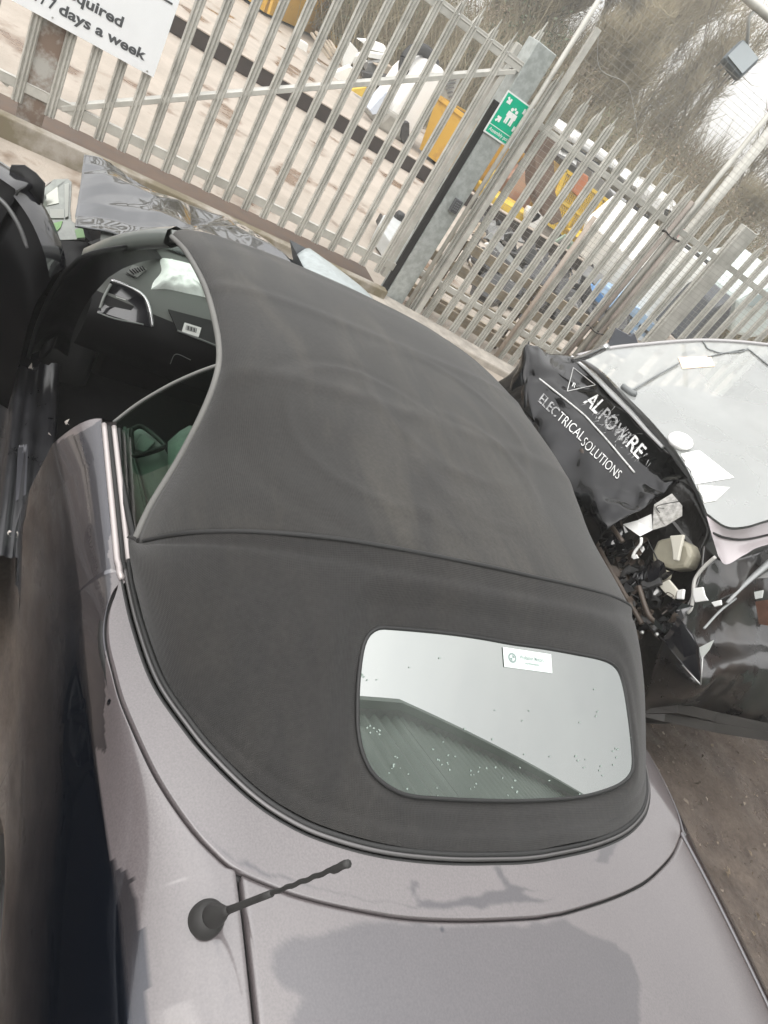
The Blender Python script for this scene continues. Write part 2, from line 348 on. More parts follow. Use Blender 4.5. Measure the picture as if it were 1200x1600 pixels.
# -- rear quarter panels: shoulder, crease, flank, wheel arch
crease = np.array([0, .010, 0]) + np.array([(1.20, .885, .81), (1.02, .86, .82), (.85, .845, .835), (.68, .83, .85), (.49, .815, .87), (.31, .805, .885), (.17, .80, .90), (.04, .792, .915), (-.07, .785, .928), (-.17, .78, .938), (-.25, .775, .945), (-.5, .745, .945), (-.8, .69, .93)])
belt = np.array([(1.20, .797), (1.0, .789), (.8, .781), (.65, .774), (.60, .767)])
Bh = off2(BOOT, sgn * .006)[:160]; Bh = Bh[(Bh[:, 0] > -.088) & (Bh[:, 0] < .585)]
innq = np.concatenate([cr_(belt, 60), Bh, np.c_[np.linspace(-.09, -.8, 60), np.full(60, .6285)]])
innq = resamp(innq, 720); cx = crease[:, 0][::-1]
steel_reflect_mask = [(92, 690), (157, 655), (162, 700), (175, 800), (172, 830), (170, 870), (172, 930), (167, 990), (163, 1080), (165, 1160), (166, 1177), (152, 1170), (138, 1160), (60, 900)]  # steel-blue building reflection painted by thinning the film inside this outline
film_low = [(165, 1310), (172, 1335), (182, 1352), (206, 1372), (212, 1400), (218, 1430), (230, 1500), (235, 1540), (228, 1600), (222, 1700), (100, 1700), (100, 1310)]
def quarter(sy):
    cols = []; Ky_ = np.interp(innq[:, 0], cx, crease[::-1, 1]); ys0 = np.maximum(Ky_ - .16, innq[:, 1]); ys0 = np.convolve(np.pad(ys0, 60, 'edge'), np.ones(121) / 121, 'valid')
    for ip, p in enumerate(innq):
        x = p[0]; K = np.array([x, np.interp(x, cx, crease[::-1, 1]), np.interp(x, cx, crease[::-1, 2])])
        I = np.array([x, p[1], zd(x, p[1]) if x < .62 else np.interp(x, [.62, 1.2], [zd(.62, .77), .938])])
        K[0] = x; Mid = np.array([x, I[1] * .35 + K[1] * .65 + .006, I[2] * .72 + K[2] * .28])
        c = [I - [0, .002, .02], I - [0, -.0005, .004]]
        y0 = min(max(ys0[ip], I[1] - .012), K[1] - .02); zk0 = zd(x, K[1]) if x < .62 else I[2]; zi0 = I[2] - (zd(x, I[1]) if x < .62 else I[2])
        for t in np.linspace(0.0, 1, 26):
            y = I[1] + .002 + (K[1] - I[1] - .002) * t; zb0 = zd(x, y) if x < .62 else I[2]; fr0 = max(0, (y - y0) / (K[1] - y0)) ** 2.0
            c.append(np.array([x, y, zb0 - (zk0 - K[2]) * fr0]))
        arch = .32 + math.sqrt(max(.335 ** 2 - x * x, 0)) if abs(x) < .335 else .2
        zb = max(arch, .21); fl = .885 + .03 * np.clip((x - .2) / .9, 0, 1); fl -= .09 * np.clip((-x - .42) / .4, 0, 1) ** 2
        flare = .015 * math.exp(-(x / .45) ** 2)
        for t in np.linspace(.04, 1, 26):
            z = K[2] + (zb - K[2]) * t; q = np.clip((K[2] - z) / .30, 0, 1); y = K[1] + (fl - K[1]) * (1 - (1 - q) ** 1.8) - .04 * np.clip((.55 - z) / .35, 0, 1) ** 2 + flare * np.clip((K[2] - z) / .2, 0, 1)
            c.append(np.array([x, y, z]))
        c.append(c[-1] - [0, .05, 0])
        cols.append(c)
    G = np.array(cols); G = np.concatenate([[G[0] - [.0, .04, 0]], G])
    V, F = gridf(G); px = proj(V)
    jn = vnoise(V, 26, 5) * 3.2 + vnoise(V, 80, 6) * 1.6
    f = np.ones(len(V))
    f[inpoly(px[:, 0] + jn, px[:, 1] + jn, steel_reflect_mask)] = .30; f[inpoly(px[:, 0] + jn, px[:, 1] + jn * 2, film_low)] = .22
    idx = np.tile(np.arange(G.shape[1]), G.shape[0]); f[idx >= 26] = 0.0
    if sy < 0:
        f = np.where(idx > 3, 0.05, .6)
        V = V * [1, -1, 1]
    if sy > 0: f = np.minimum(f, film_deck(V) + (idx > 24))
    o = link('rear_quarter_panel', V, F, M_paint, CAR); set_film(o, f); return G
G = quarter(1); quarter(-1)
# -- belt moulding, and a bright outer strip modelling the panel bend's reflection
for dy, m, nm in ((-.004, M_chrome, 'belt_bright_strip'), (-.031, M_chrome, 'belt_bright_strip'), (-.017, M_rubber, 'belt_seal'), (-.047, M_rubber, 'belt_seal')):
    for sy in (1, -1):
        q = np.array([(x, sy * (np.interp(x, [.58, .65, 1.2], [.764, .778, .800]) + dy + .004 * (x < .62)), np.interp(x, [.58, .62, 1.2], [zd(.58, .77), zd(.62, .77), .938]) + (.003 if m is M_chrome else -.003)) for x in np.linspace(.59, 1.17, 30)])
        mb = MB()
        w = .0075 if m is M_chrome else .009
        mb.tube(q, w, 8); mb.build(nm, m, CAR)
# wheels
def wheel(x, y, parent, r=.315, name='wheel', sy=1):
    M = rotm(math.pi / 2, 0, 0)
    t = MB().lathe([(r * .70, -.11), (r * .9, -.115), (r * .985, -.09), (r, -.05), (r, .05), (r * .985, .09), (r * .9, .115), (r * .70, .11)], (x, y, r), 40, M).build(name, M_rubber, parent)
    mb = MB().lathe([(r * .70, -.10), (r * .66, -.09), (r * .64, 0), (r * .66, .09), (r * .70, .10)], (x, y, r), 40, M)
    for k_ in range(5):
        a = k_ * 2 * math.pi / 5; mb.bar((x, y + sy * .06, r), (x + math.cos(a) * r * .68, y + sy * .07, r + math.sin(a) * r * .68), .05, .03, (0, 1, 0))
    mb.lathe([(0, -.02), (.05, -.02), (.06, .02), (0, .03)], (x, y + sy * .06, r), 16, M); mb.build('rim', mat('dark_alloy', (.10, .10, .10), .4, metal=.6), t); return t
for x, y in ((0, .76), (0, -.76), (2.62, .78), (2.62, -.74)): wheel(x, y, CAR, sy=1 if y > 0 else -1)
MB().box((.0, 0, .42), (1.5, 1.38, .2)).box((1.55, 0, .24), (1.9, 1.6, .08)).box((-.45, 0, .6), (.75, 1.4, .6)).box((.25, 0, .70), (.5, 1.36, .3)).build('underbody', M_black, CAR, smooth=False)
MB().grid([[(-.80, y, .9), (-.88, y * 1.05, .7), (-.93, y * 1.08, .5), (-.9, y * 1.06, .28)] for y in np.linspace(-.78, .78, 20)]).build('rear_bumper', M_blackpaint, CAR)

# -- fabric roof, front section
edge = np.array([(1.93, .65, 1.235), (1.80, .642, 1.27), (1.67, .635, 1.298), (1.42, .622, 1.33), (1.22, .618, 1.335), (1.07, .622, 1.33), (.98, .632, 1.305), (.90, .652, 1.245), (.83, .68, 1.145), (.745, .722, 1.055), (.671, .745, .999)])
NU = 90; E_ = cr_(edge, NU)
cu = np.linspace(0, 1, NU); cx_ = 2.0 + (.403 - 2.0) * cu
def zc(x): return np.interp(x, [.35, .403, .5, .6, .75, .95, 1.2, 1.45, 1.7, 1.85, 2.0], [1.372, 1.377, 1.384, 1.391, 1.401, 1.412, 1.415, 1.404, 1.372, 1.338, 1.285])
zz = np.array([zc(x) for x in np.linspace(2.05, .35, 200)]); ker = np.ones(31) / 31
zz = np.convolve(np.pad(zz, 15, 'edge'), ker, 'valid'); xx = np.linspace(2.05, .35, 200)
th = np.linspace(-math.pi / 2, math.pi / 2, 121)
rows = []
for j in range(NU):
    e = E_[j]; u = cu[j]; xc = cx_[j]; zt = np.interp(-xc, -xx, zz)
    n1 = 2.6 + .485 * u; n2 = 2.3 + .437 * u; mexp = 1.1 - .235 * u
    sn, cs = np.sin(th), np.abs(np.cos(th)); y = -e[1] * np.sign(sn) * np.abs(sn) ** (2 / n1); h = cs ** (2 / n2)
    rows.append(np.stack([e[0] + (xc - e[0]) * h ** mexp, y, e[2] + (zt - e[2]) * h], 1))
ROOFA = np.array(rows)
def fab(P):   # sag, stretch marks and slack of the old fabric
    V = P.reshape(-1, 3); d = vnoise(V, 3.2, 1) * .004 + vnoise(V, 8, 2) * .0016
    for cxx, cyy, rr, w, a in ((.80, .25, .26, .014, .0038), (.75, .28, .33, .016, -.003), (1.02, -.05, .30, .018, .003), (.78, -.05, .22, .014, .003), (.62, .12, .12, .012, .0025)):
        rad = np.hypot(V[:, 0] - cxx, V[:, 1] - cyy); d = d + a * np.exp(-((rad - rr) / w) ** 2)
    for xb in (1.36, .93): d = d + .0045 * np.exp(-((V[:, 0] - xb - .05 * V[:, 1] ** 2) / .03) ** 2)
    return (V + np.c_[0 * d, 0 * d, d]).reshape(P.shape)
def fabric(name, c0, c1, c2):
    m = mat(name, c0, .92, col2=c1, c2pos=(.33, .70), vscale=2.2, sheen=.12); nt = m.node_tree; b = nt.nodes['Principled BSDF']; lk = nt.links
    src = b.inputs['Base Color'].links[0].from_socket; t = nt.nodes.new('ShaderNodeTexCoord')
    mp = nt.nodes.new('ShaderNodeMapping'); mp.inputs['Scale'].default_value = (.55, 2.4, 1); mp.inputs['Rotation'].default_value = (0, 0, .5); lk.new(t.outputs['Object'], mp.inputs[0])
    n = nt.nodes.new('ShaderNodeTexNoise'); n.inputs['Scale'].default_value = 2.4; n.inputs['Detail'].default_value = 7; n.inputs['Roughness'].default_value = .6; n.inputs['Distortion'].default_value = .8; lk.new(mp.outputs[0], n.inputs[0])
    r = nt.nodes.new('ShaderNodeMapRange'); lk.new(n.outputs[0], r.inputs[0]); r.inputs[1].default_value = .46; r.inputs[2].default_value = .70; r.inputs[4].default_value = .8
    n5 = nt.nodes.new('ShaderNodeTexNoise'); n5.inputs['Scale'].default_value = 90; n5.inputs['Detail'].default_value = 3; lk.new(t.outputs['Object'], n5.inputs[0])
    r5 = nt.nodes.new('ShaderNodeMapRange'); lk.new(n5.outputs[0], r5.inputs[0]); r5.inputs[1].default_value = .3; r5.inputs[2].default_value = .7; r5.inputs[3].default_value = .82; r5.inputs[4].default_value = 1.18
    x = nt.nodes.new('ShaderNodeMix'); x.data_type = 'RGBA'; lk.new(r.outputs[0], x.inputs[0]); lk.new(src, x.inputs[6]); x.inputs[7].default_value = (*c2, 1)
    v = nt.nodes.new('ShaderNodeVectorMath'); v.operation = 'SCALE'; lk.new(x.outputs[2], v.inputs[0]); lk.new(r5.outputs[0], v.inputs['Scale']); lk.new(v.outputs[0], b.inputs['Base Color'])
    w1 = nt.nodes.new('ShaderNodeTexWave'); w1.inputs['Scale'].default_value = 95; w1.bands_direction = 'X'; lk.new(t.outputs['Object'], w1.inputs[0]); w2 = nt.nodes.new('ShaderNodeTexWave'); w2.inputs['Scale'].default_value = 95; w2.bands_direction = 'Y'; lk.new(t.outputs['Object'], w2.inputs[0])
    ad = nt.nodes.new('ShaderNodeMath'); ad.operation = 'ADD'; lk.new(w1.outputs['Fac'], ad.inputs[0]); lk.new(w2.outputs['Fac'], ad.inputs[1])
    ad2 = nt.nodes.new('ShaderNodeMath'); ad2.operation = 'MULTIPLY_ADD'; lk.new(n5.outputs[0], ad2.inputs[0]); ad2.inputs[1].default_value = 2.0; lk.new(ad.outputs[0], ad2.inputs[2])
    bp = nt.nodes.new('ShaderNodeBump'); bp.inputs['Strength'].default_value = .35; bp.inputs['Distance'].default_value = .0012; lk.new(ad2.outputs[0], bp.inputs['Height']); lk.new(bp.outputs[0], b.inputs['Normal']); return m
M_fabric = fabric('dusty_black_fabric', (.0125, .0117, .0106), (.0190, .0176, .0158), (.041, .037, .0300))
M_fabric2 = fabric('black_roof_fabric', (.0135, .0127, .0123), (.0178, .0168, .0160), (.024, .0218, .0195))
A2 = fab(ROOFA)
lip = A2[0] + np.array([.012, 0, -.03]); A3 = np.concatenate([[lip], A2])
V, F = gridf(A3); ROOF = link('soft_top', V, F, M_fabric, CAR, solid=.006)
ROOF_BVH = bvh_of(V, F)
# rear section, carried up round the window frame
SE = A2[-1]; SEAM = resamp(SE, 241)
hemz = np.c_[HEM, zd(HEM[:, 0], HEM[:, 1]) + .010]; hemz[0] = SEAM[0]; hemz[-1] = SEAM[-1]
hz_ = hemz.copy()
for q in range(12): f_ = 1 - q / 12; hz_[q, 2] += .03 * f_ ** 2; hz_[-1 - q, 2] += .03 * f_ ** 2
HM = resamp(hz_, 241); HM[0] = SEAM[0]; HM[-1] = SEAM[-1]
def zg(x, y): return 1.137 + .513 * x - .10 * y * y
win_px = [(600, 981), (650, 985), (700, 990), (750, 997), (800, 1006), (850, 1013), (900, 1022), (935, 1029), (955, 1037), (967, 1050), (975, 1075), (981, 1110), (986, 1150), (989, 1190), (985, 1210), (970, 1225), (945, 1236), (910, 1245), (860, 1250), (800, 1252), (740, 1251), (680, 1248), (640, 1244), (610, 1232), (585, 1212), (569, 1185), (560, 1150), (558, 1110), (560, 1060), (566, 1015), (575, 993), (588, 983)]
win = np.array([zinv(p, zg) for p in win_px]); winc = cr_(np.concatenate([win, win[:1]]), 160)[:-1]
rows = []
for t in np.linspace(0, 1, 100):
    P = (1 - t) * SEAM + t * HM; s_ = np.linspace(-1, 1, 241)
    P = P + np.c_[-.012 * (1 + 0 * s_), .030 * -s_, .022 * np.abs(s_)] * math.sin(math.pi * t)
    d = dpoly(P[:, 0], P[:, 1], winc[:, :2]); ins = inpoly(P[:, 0], P[:, 1], winc[:, :2]); d = np.where(ins, 0, d)
    edge_fade = np.minimum(1, np.minimum(t, 1 - t) / .10)
    w = (1 - sstep(.012, .085, d)) * edge_fade; P[:, 2] += w * (zg(P[:, 0], P[:, 1]) - .004 - P[:, 2])
    P[:, 2] += np.where(ins, 0, .006 * np.exp(-((d - .022) / .014) ** 2)) * edge_fade
    P[:, 2] += -.006 * math.exp(-((t - .06) / .035) ** 2) - .004 * math.exp(-((t - .93) / .02) ** 2)
    rows.append(P)
RB = np.array(rows); nn = vnoise(RB.reshape(-1, 3), 5, 9) * .004 + vnoise(RB.reshape(-1, 3), 11, 4) * .0018
RB2 = RB.reshape(-1, 3) + np.c_[0 * nn, 0 * nn, nn]; V, F = gridf(RB2.reshape(RB.shape))
link('rear_roof_panel', V, F, M_fabric2, CAR)
MB().tube(SE[2:-2] + [.004, 0, .002], .005, 8).build('roof_seam', mat('seam_piping', (.02, .02, .02), .8), CAR)
st = off2(HEM, -sgn * .022); st = np.c_[st, zd(st[:, 0], st[:, 1]) + .017]
MB().tube(st[14:-14], .0016, 5).build('hem_stitching', mat('seam_piping', (.02, .02, .02), .8), CAR)
M_bind = mat('grey_roof_binding', (.13, .128, .12), .75, var=.2)
for sy in (1, -1): MB().tube(E_[1:] * [1, sy, 1] + [0, sy * .004, -.004], .009, 8).build('window_line_binding', M_bind, CAR)
# heated rear glass
M_rglass = glass('tinted_rear_glass', (.04, .06, .05), 4.0)
ntg = M_rglass.node_tree; og = ntg.nodes['Material Output']; sg_ = og.inputs[0].links[0].from_socket; dg_ = ntg.nodes.new('ShaderNodeBsdfDiffuse'); dg_.inputs[0].default_value = (.36, .40, .375, 1)
tg_ = ntg.nodes.new('ShaderNodeTexCoord'); ng_ = ntg.nodes.new('ShaderNodeTexNoise'); ng_.inputs['Scale'].default_value = 5; ng_.inputs['Detail'].default_value = 8; ntg.links.new(tg_.outputs['Object'], ng_.inputs[0])
rg_ = ntg.nodes.new('ShaderNodeMapRange'); ntg.links.new(ng_.outputs[0], rg_.inputs[0]); rg_.inputs[1].default_value = .3; rg_.inputs[2].default_value = .75; rg_.inputs[3].default_value = .06; rg_.inputs[4].default_value = .17
xg_ = ntg.nodes.new('ShaderNodeMixShader'); ntg.links.new(rg_.outputs[0], xg_.inputs[0]); ntg.links.new(sg_, xg_.inputs[1]); ntg.links.new(dg_.outputs[0], xg_.inputs[2]); ntg.links.new(xg_.outputs[0], og.inputs[0])
c0 = win.mean(0); rings = []
for r in np.linspace(0.001, 1, 30): xy = c0[:2] + r * (winc[:, :2] - c0[:2]); rings.append(np.c_[xy, zg(xy[:, 0], xy[:, 1]) + .001])
rings = np.array(rings); rings = np.concatenate([rings, rings[:, :1]], 1)
V, F = gridf(rings); RG = link('rear_window', V, F, M_rglass, CAR, flip=True); RG_BVH = bvh_of(V, F)
MB().tube(np.concatenate([winc, winc[:2]]) + [0, 0, .001], .0045, 6, cap=False).build('window_seal', M_rubber, RG)
wires = MB()
for t in np.linspace(.12, .9, 11):
    a = drape([(575 + (560 - 575) * t, 990 + 235 * t), (770, 1005 + 240 * t - 10), (968 + 18 * t, 1042 + 175 * t)], RG_BVH, -.002); wires.tube(cr_(a, 12), .0006, 4)
wires.build('heater_wires', mat('heater_wire', (.05, .035, .03), .5), RG)
stk = drape([(784.6, 1011), (860, 1022.5), (862, 1052), (787, 1042)], RG_BVH, .002)
sk = MB().add(stk, [(0, 1, 2, 3)]).build('dealer_sticker', mat('sticker_white', (.62, .70, .66), .5), RG, smooth=False)
def on_sticker(V2, u0, v0, w, hgt): return np.array([stk[0] + (stk[1] - stk[0]) * (u0 + w * x) + (stk[3] - stk[0]) * (v0 - hgt * y) + [0, 0, .0008] for x, y in V2])
V2, F2 = text_mesh('Wollaston Motors', .01); V2 = V2 / V2[:, 0].max(); V2[:, 1] /= V2[:, 1].max()
link('sticker_lettering', on_sticker(V2, .32, .50, .50, .22), F2, mat('sticker_ink', (.22, .27, .26), .6), sk, smooth=False)
V2, F2 = text_mesh('northampton', .01); V2 = V2 / V2[:, 0].max(); V2[:, 1] /= V2[:, 1].max()
link('sticker_lettering', on_sticker(V2, .42, .74, .30, .14), F2, mat('sticker_ink', (.22, .27, .26), .6), sk, smooth=False)
lg = MB(); a_ = np.linspace(0, 2 * np.pi, 33)
ring_o = np.c_[np.cos(a_), np.sin(a_)]; uv = lambda q: on_sticker(q, .17, .5, .085, .26)
lg.grid([uv(ring_o), uv(ring_o * .62)])
for q0 in (0, np.pi): aa = np.linspace(q0, q0 + np.pi / 2, 9); lg.add(uv(np.r_[[[0, 0]], np.c_[np.cos(aa), np.sin(aa)] * .55]), [tuple(range(10))])
lg.build('round_emblem', mat('sticker_ink', (.22, .27, .26), .6), sk, smooth=False)
spk = MB(); r9 = random.Random(4)
for cu_, cv_, nsp, sd_ in ((615, 1190, 9, 12), (690, 1185, 10, 14), (745, 1210, 8, 14), (585, 1150, 8, 10), (800, 1225, 8, 22), (870, 1200, 8, 45), (960, 1190, 10, 25), (930, 1130, 6, 40), (565, 1060, 8, 8), (660, 1235, 5, 20), (640, 1060, 4, 40), (760, 1120, 5, 40)):
    for _ in range(nsp):
        u, v = cu_ + r9.gauss(0, sd_), cv_ + r9.gauss(0, sd_ * .7)
        if not inpoly(np.array([u]), np.array([v]), win_px)[0]: continue
        n_ = r9.randint(5, 8); q = [(u + r9.uniform(.5, 2.3) * math.cos(k_ * 2 * math.pi / n_), v + r9.uniform(.5, 2.3) * math.sin(k_ * 2 * math.pi / n_)) for k_ in range(n_)]
        spk.add(drape(q, RG_BVH, .0012), [tuple(range(n_))])
spk.build('dirt_specks', mat('dried_specks', (.22, .27, .24), .8), RG, smooth=False)

# -- roof antenna on the rear wing
ab = zinv((322, 1437), zd); tip = ony(545, 1349, ab[1] - .03); shaft0 = ony(352, 1424, ab[1] - .002)
ax_ = (tip - ab) / np.linalg.norm(tip - ab)
ANT = MB().lathe([(.028, -.004), (.028, .003), (.0268, .011), (.024, .019), (.018, .026), (.010, .031), (.001, .033)], ab, 28).build('antenna', mat('grey_black_rubber', (.03, .029, .028), .7, var=.2), CAR)
kk = np.linspace(0, 1, 40); pts = shaft0 + (tip - shaft0) * kk[:, None]
MB().tube(np.array([ab + [0, 0, .012], ab + (shaft0 - ab) * .45 + [0, 0, .004], ab + (shaft0 - ab) * .8, shaft0, shaft0 + (tip - shaft0) * .05]), [.018, .018, .012, .0075, .0052], 16).tube(shaft0 + (tip - shaft0) * np.linspace(0, .42, 6)[:, None], [.006, .0055, .0052, .005, .005, .005], 10).build('antenna_stem', MATS['grey_black_rubber'], ANT)
MB().tube(pts[14:] + np.c_[.0008 * np.sin(kk[14:] * 60), 0 * kk[14:], .0008 * np.cos(kk[14:] * 60)], np.r_[np.full(21, .0034), np.full(5, .0052)], 8).build('antenna_mast', MATS['grey_black_rubber'], ANT)

# -- quarter window
TP = ((0, .75, .95), (0, 1, .35))
qpx = [(176, 662), (215, 632), (262, 604), (305, 584), (343, 570), (346, 592), (334, 622), (320, 652), (300, 686), (280, 722), (260, 762), (240, 803), (222, 838), (214, 850), (205, 815), (194, 760), (184, 705)]
qw = np.array([onp(*p, *TP) for p in qpx]); cq = qw.mean(0); rg = np.array([[cq + r * (p - cq) for p in np.r_[qw, qw[:1]]] for r in (.001, .5, 1)])
V, F = gridf(rg); QW = link('quarter_window', V, F, glass('green_side_glass', (.52, .74, .60), 1.5), CAR, smooth=False, flip=True)
QWR = link('quarter_window', V * [1, -1, 1], F, bpy.data.materials['green_side_glass'], CAR, smooth=False)
MB().tube(cr_(qw[:5], 24) + [0, .002, 0], .0045, 8).build('glass_edge_seal', mat('grey_rubber_edge', (.22, .22, .21), .5), QW)
MB().tube(cr_(qw[[13, 14, 15, 16, 0]], 24) + [0, .002, -.003], .008, 8).build('window_seal', M_rubber, QW)
MB().box((.9, 0, .55), (.62, 1.5, .5)).build('rear_bench_base', M_black, CAR, smooth=False, bevel=.03)
M_trim = mat('grey_interior_trim', (.17, .18, .17), .6, var=.08)
r0_ = cr_(np.array([onz(*p, .925) for p in [(185, 672), (190, 700), (203, 760), (222, 845)]]), 24); r1_ = cr_(np.array([onz(*p, .925) for p in [(232, 668), (262, 710), (292, 770), (300, 850)]]), 24)
tg = np.array([r0_ + [0, .02, -.02], r0_, r0_ * .7 + r1_ * .3 + [0, 0, .004], r0_ * .3 + r1_ * .7 + [0, 0, .002], r1_, r1_ + [0, -.03, -.05], r1_ + [0, -.05, -.35]]); V, F = gridf(tg); RT = link('rear_side_trim', V, F, M_trim, CAR)
MB().tube(r0_ * .82 + r1_ * .18 + [0, 0, .006], .006, 6).build('trim_bead', mat('dark_green_bead', (.07, .08, .075), .5), RT)
lp = [(205, 672), (222, 667), (252, 690), (254, 700), (212, 712), (207, 700)]
loop = cr_(np.array([onz(u, v, .955) for u, v in lp + lp[:1]]), 40)
MB().tube(loop, .007, 8).build('belt_guide', M_rubber, RT)
MB().prism([onz(u, v, .945) for u, v in [(221, 676), (244, 690), (228, 706), (209, 702)]], (0, 0, -.01)).build('belt_plate', mat('belt_plate', (.2, .21, .2), .5), RT, smooth=False, bevel=.004)
MB().grid([[onz(u, v, 1.0) + [0, 0, .05 * math.sin(q) - .02] for q, (u, v) in zip(np.linspace(0, 3.1, 6), [(266, 682 + 10 * k_), (278, 678 + 11 * k_), (290, 676 + 12 * k_), (302, 677 + 12 * k_), (314, 680 + 12 * k_), (330, 690 + 12 * k_)])] for k_ in range(6)]).build('rolled_headrest', mat('striped_grey_cloth', (.20, .205, .20), .8, var=.2, vscale=30), RT, solid=.03)
# seats
def seat(y):
    s = MB(); G_ = []
    for t in np.linspace(0, 1, 12):
        zc_ = .45 + .62 * t; xc_ = 1.28 - .26 * t; w_ = .25 - .05 * t ** 3
        G_.append([(xc_ + a * .06 * (1 - .3 * t), y + b * w_, zc_) for a, b in ((1, -1), (1.6, -.8), (1.2, 0), (1.6, .8), (1, 1), (-.7, 1), (-1, 0), (-.7, -1), (1, -1))])
    s.grid(G_); s.box((1.47, y, .42), (.48, .5, .14)); o = s.build('seat', M_black, CAR)
    hb = MB(); hb.grid([[(1.03 + .05 * math.cos(a) * (1 - .2 * abs(q)), y + .12 * q, 1.12 + .075 * math.sin(a)) for a in np.linspace(0, 2 * math.pi, 13)] for q in np.linspace(-1, 1, 7)])
    hb.build('headrest', mat('grey_seat_cloth', (.10, .105, .10), .8), o); return o
seat(.38); seat(-.38)

# -- windscreen frame and glass
bl, tl = np.array([2.20, .845, .95]), np.array([1.945, .652, 1.238])
top = np.array([(1.945, .652, 1.238), (1.985, .5, 1.262), (2.01, .25, 1.278), (2.02, 0, 1.283)]); topf = np.concatenate([top, (top * [1, -1, 1])[::-1][1:]])
M_pillar = mat('grey_green_sheen_pillar', (.085, .094, .085), .3, coat=.8)
fr = MB()
for sy in (1, -1):
    q = np.array([tl, tl * .66 + bl * .34 + [0, .01, .012], tl * .33 + bl * .67 + [0, .012, .012], bl]) * [1, sy, 1]
    q = cr_(q, 14); fr.grid([[p + np.array([a, sy * b, c]) for a, b, c in ((.01, -.06, -.02), (.03, -.045, .014), (.02, -.01, .020), (-.008, .018, .006), (-.03, .02, -.035), (-.03, -.012, -.04), (.01, -.06, -.02))] for p in q])
fr.tube(cr_(topf, 30) + [.0, 0, -.012], .022, 8); fr.build('windscreen_frame', M_pillar, CAR)
PSL = (2.06, .74, 1.08), (.45, .85, .28)   # black inner seal of the pillar, bowed over the opening
q0 = cr_(np.array([onp(*p, *PSL) for p in [(88, 545), (96, 500), (118, 452), (150, 415), (185, 398), (225, 390), (262, 393), (300, 402)]]), 30)
q1 = cr_(np.array([onp(*p, *PSL) for p in [(40, 560), (58, 500), (84, 444), (114, 406), (150, 391), (205, 383), (250, 381), (284, 388)]]), 30)
V, F = gridf(np.array([q0 + [0, -.05, -.02], q0, q0 * .6 + q1 * .4 + [0, .012, .012], q0 * .25 + q1 * .75 + [0, .008, .006], q1, q1 + [.05, -.02, -.03]])); link('pillar_seal', V, F, M_black, CAR)
ws = np.array([[np.array([1.955 + .07 * (1 - (v / .65) ** 2), v, 1.232 + .04 * (1 - (v / .65) ** 2)]) * (1 - t) + t * np.array([2.38 + .22 * (1 - (v / .65) ** 2), v * 1.12, .955]) for v in np.linspace(-.65, .65, 20)] for t in np.linspace(0, 1, 8)])
V, F = gridf(ws); link('windscreen', V, F, glass('windscreen_glass', (.6, .66, .62), 1.55), CAR, flip=True)

# -- dashboard
prof = cr_(np.array([(2.55, .95), (2.42, .955), (2.30, .945), (2.20, .925), (2.11, .885), (2.06, .84), (2.04, .78), (2.06, .70), (2.12, .60)]), 40)
dg = np.array([[(x - .06 * (1 - min(1, abs(y) / .8) ** 2), y, z) for x, z in prof] for y in np.linspace(.80, -.72, 60)])
V, F = gridf(dg); M_dash = mat('dark_dash_plastic', (.085, .09, .082), .55, bump=.06, bscale=500)
DB = bvh_of(V, F); V, F = gridf(dg[:, :25]); DASH = link('dashboard', V, F, M_dash, CAR); V, F = gridf(dg[:, 24:]); link('lower_dash', V, F, M_black, DASH)  # lower face in black: its fall into shade is put into the colour
def dpatch(px, off, name, m, parent=DASH, th=.006):
    P = drape(px, DB, off); n = np.cross(P[1] - P[0], P[2] - P[0]); n /= np.linalg.norm(n)
    if n @ (CAM - P[0]) < 0: n = -n
    return MB().prism(P, -n * th).build(name, m, parent, smooth=False)
def dtube(px, r, name, m, off=.002, n=24, parent=DASH): return MB().tube(cr_(drape(px, DB, off), n), r, 8).build(name, m, parent)
vent = dpatch([(152, 486), (172, 441), (222, 462), (236, 512), (160, 488)], .012, 'air_vent', M_blackpaint)
dtube([(172, 441), (195, 449), (215, 459), (227, 471), (234, 490), (238, 511)], .0065, 'vent_trim', M_silver, .014, parent=vent)
dtube([(152, 487), (180, 497), (224, 507)], .003, 'vent_slat', M_trim, .014, parent=vent)
dtube([(172, 447), (162, 465), (156, 482)], .005, 'vent_trim', M_trim, .014, parent=vent)
dtube([(180, 466), (195, 471)], .0012, 'vent_slat', M_white, .014, parent=vent)
sp = dpatch([(197, 428), (206, 417), (229, 423), (213, 436)], .010, 'speaker_grille', mat('grey_grille_frame', (.16, .165, .155), .5))
for k_ in range(6): dtube([(201 + 4 * k_, 425 - 1.0 * k_ + .0), (208 + 3.4 * k_, 432 - 1.3 * k_)], .0022, 'grille_slat', M_black, .012, 4, sp)
rec = dpatch([(262, 485), (345, 507), (347, 543), (276, 516)], .010, 'glovebox_recess', mat('recess_black', (.012, .012, .012), .7, var=.5, vscale=40))
lab = dpatch([(287, 506), (313, 514), (309, 527), (283, 519)], .014, 'barcode_label', mat('label_white', (.75, .75, .72), .5), rec)
bars = MB()
for k_ in range(11):
    u = 289.5 + k_ * 1.55; bars.add(drape([(u, 509.5 + (u - 287) * .3), (u + (.5 + .4 * (k_ % 3)), 509.6 + (u - 287) * .3), (u - 1.4 + (.5 + .4 * (k_ % 3)), 516 + (u - 287) * .3), (u - 1.4, 516 + (u - 287) * .3)], DB, .0156), [(0, 1, 2, 3)])
bars.build('barcode', M_black, lab, smooth=False)
dtube([(276, 517), (310, 530), (347, 545)], .004, 'recess_edge', M_trim, .012)
dtube([(266, 568), (275, 553), (298, 562)], .0015, 'glovebox_handle', M_trim, .002)
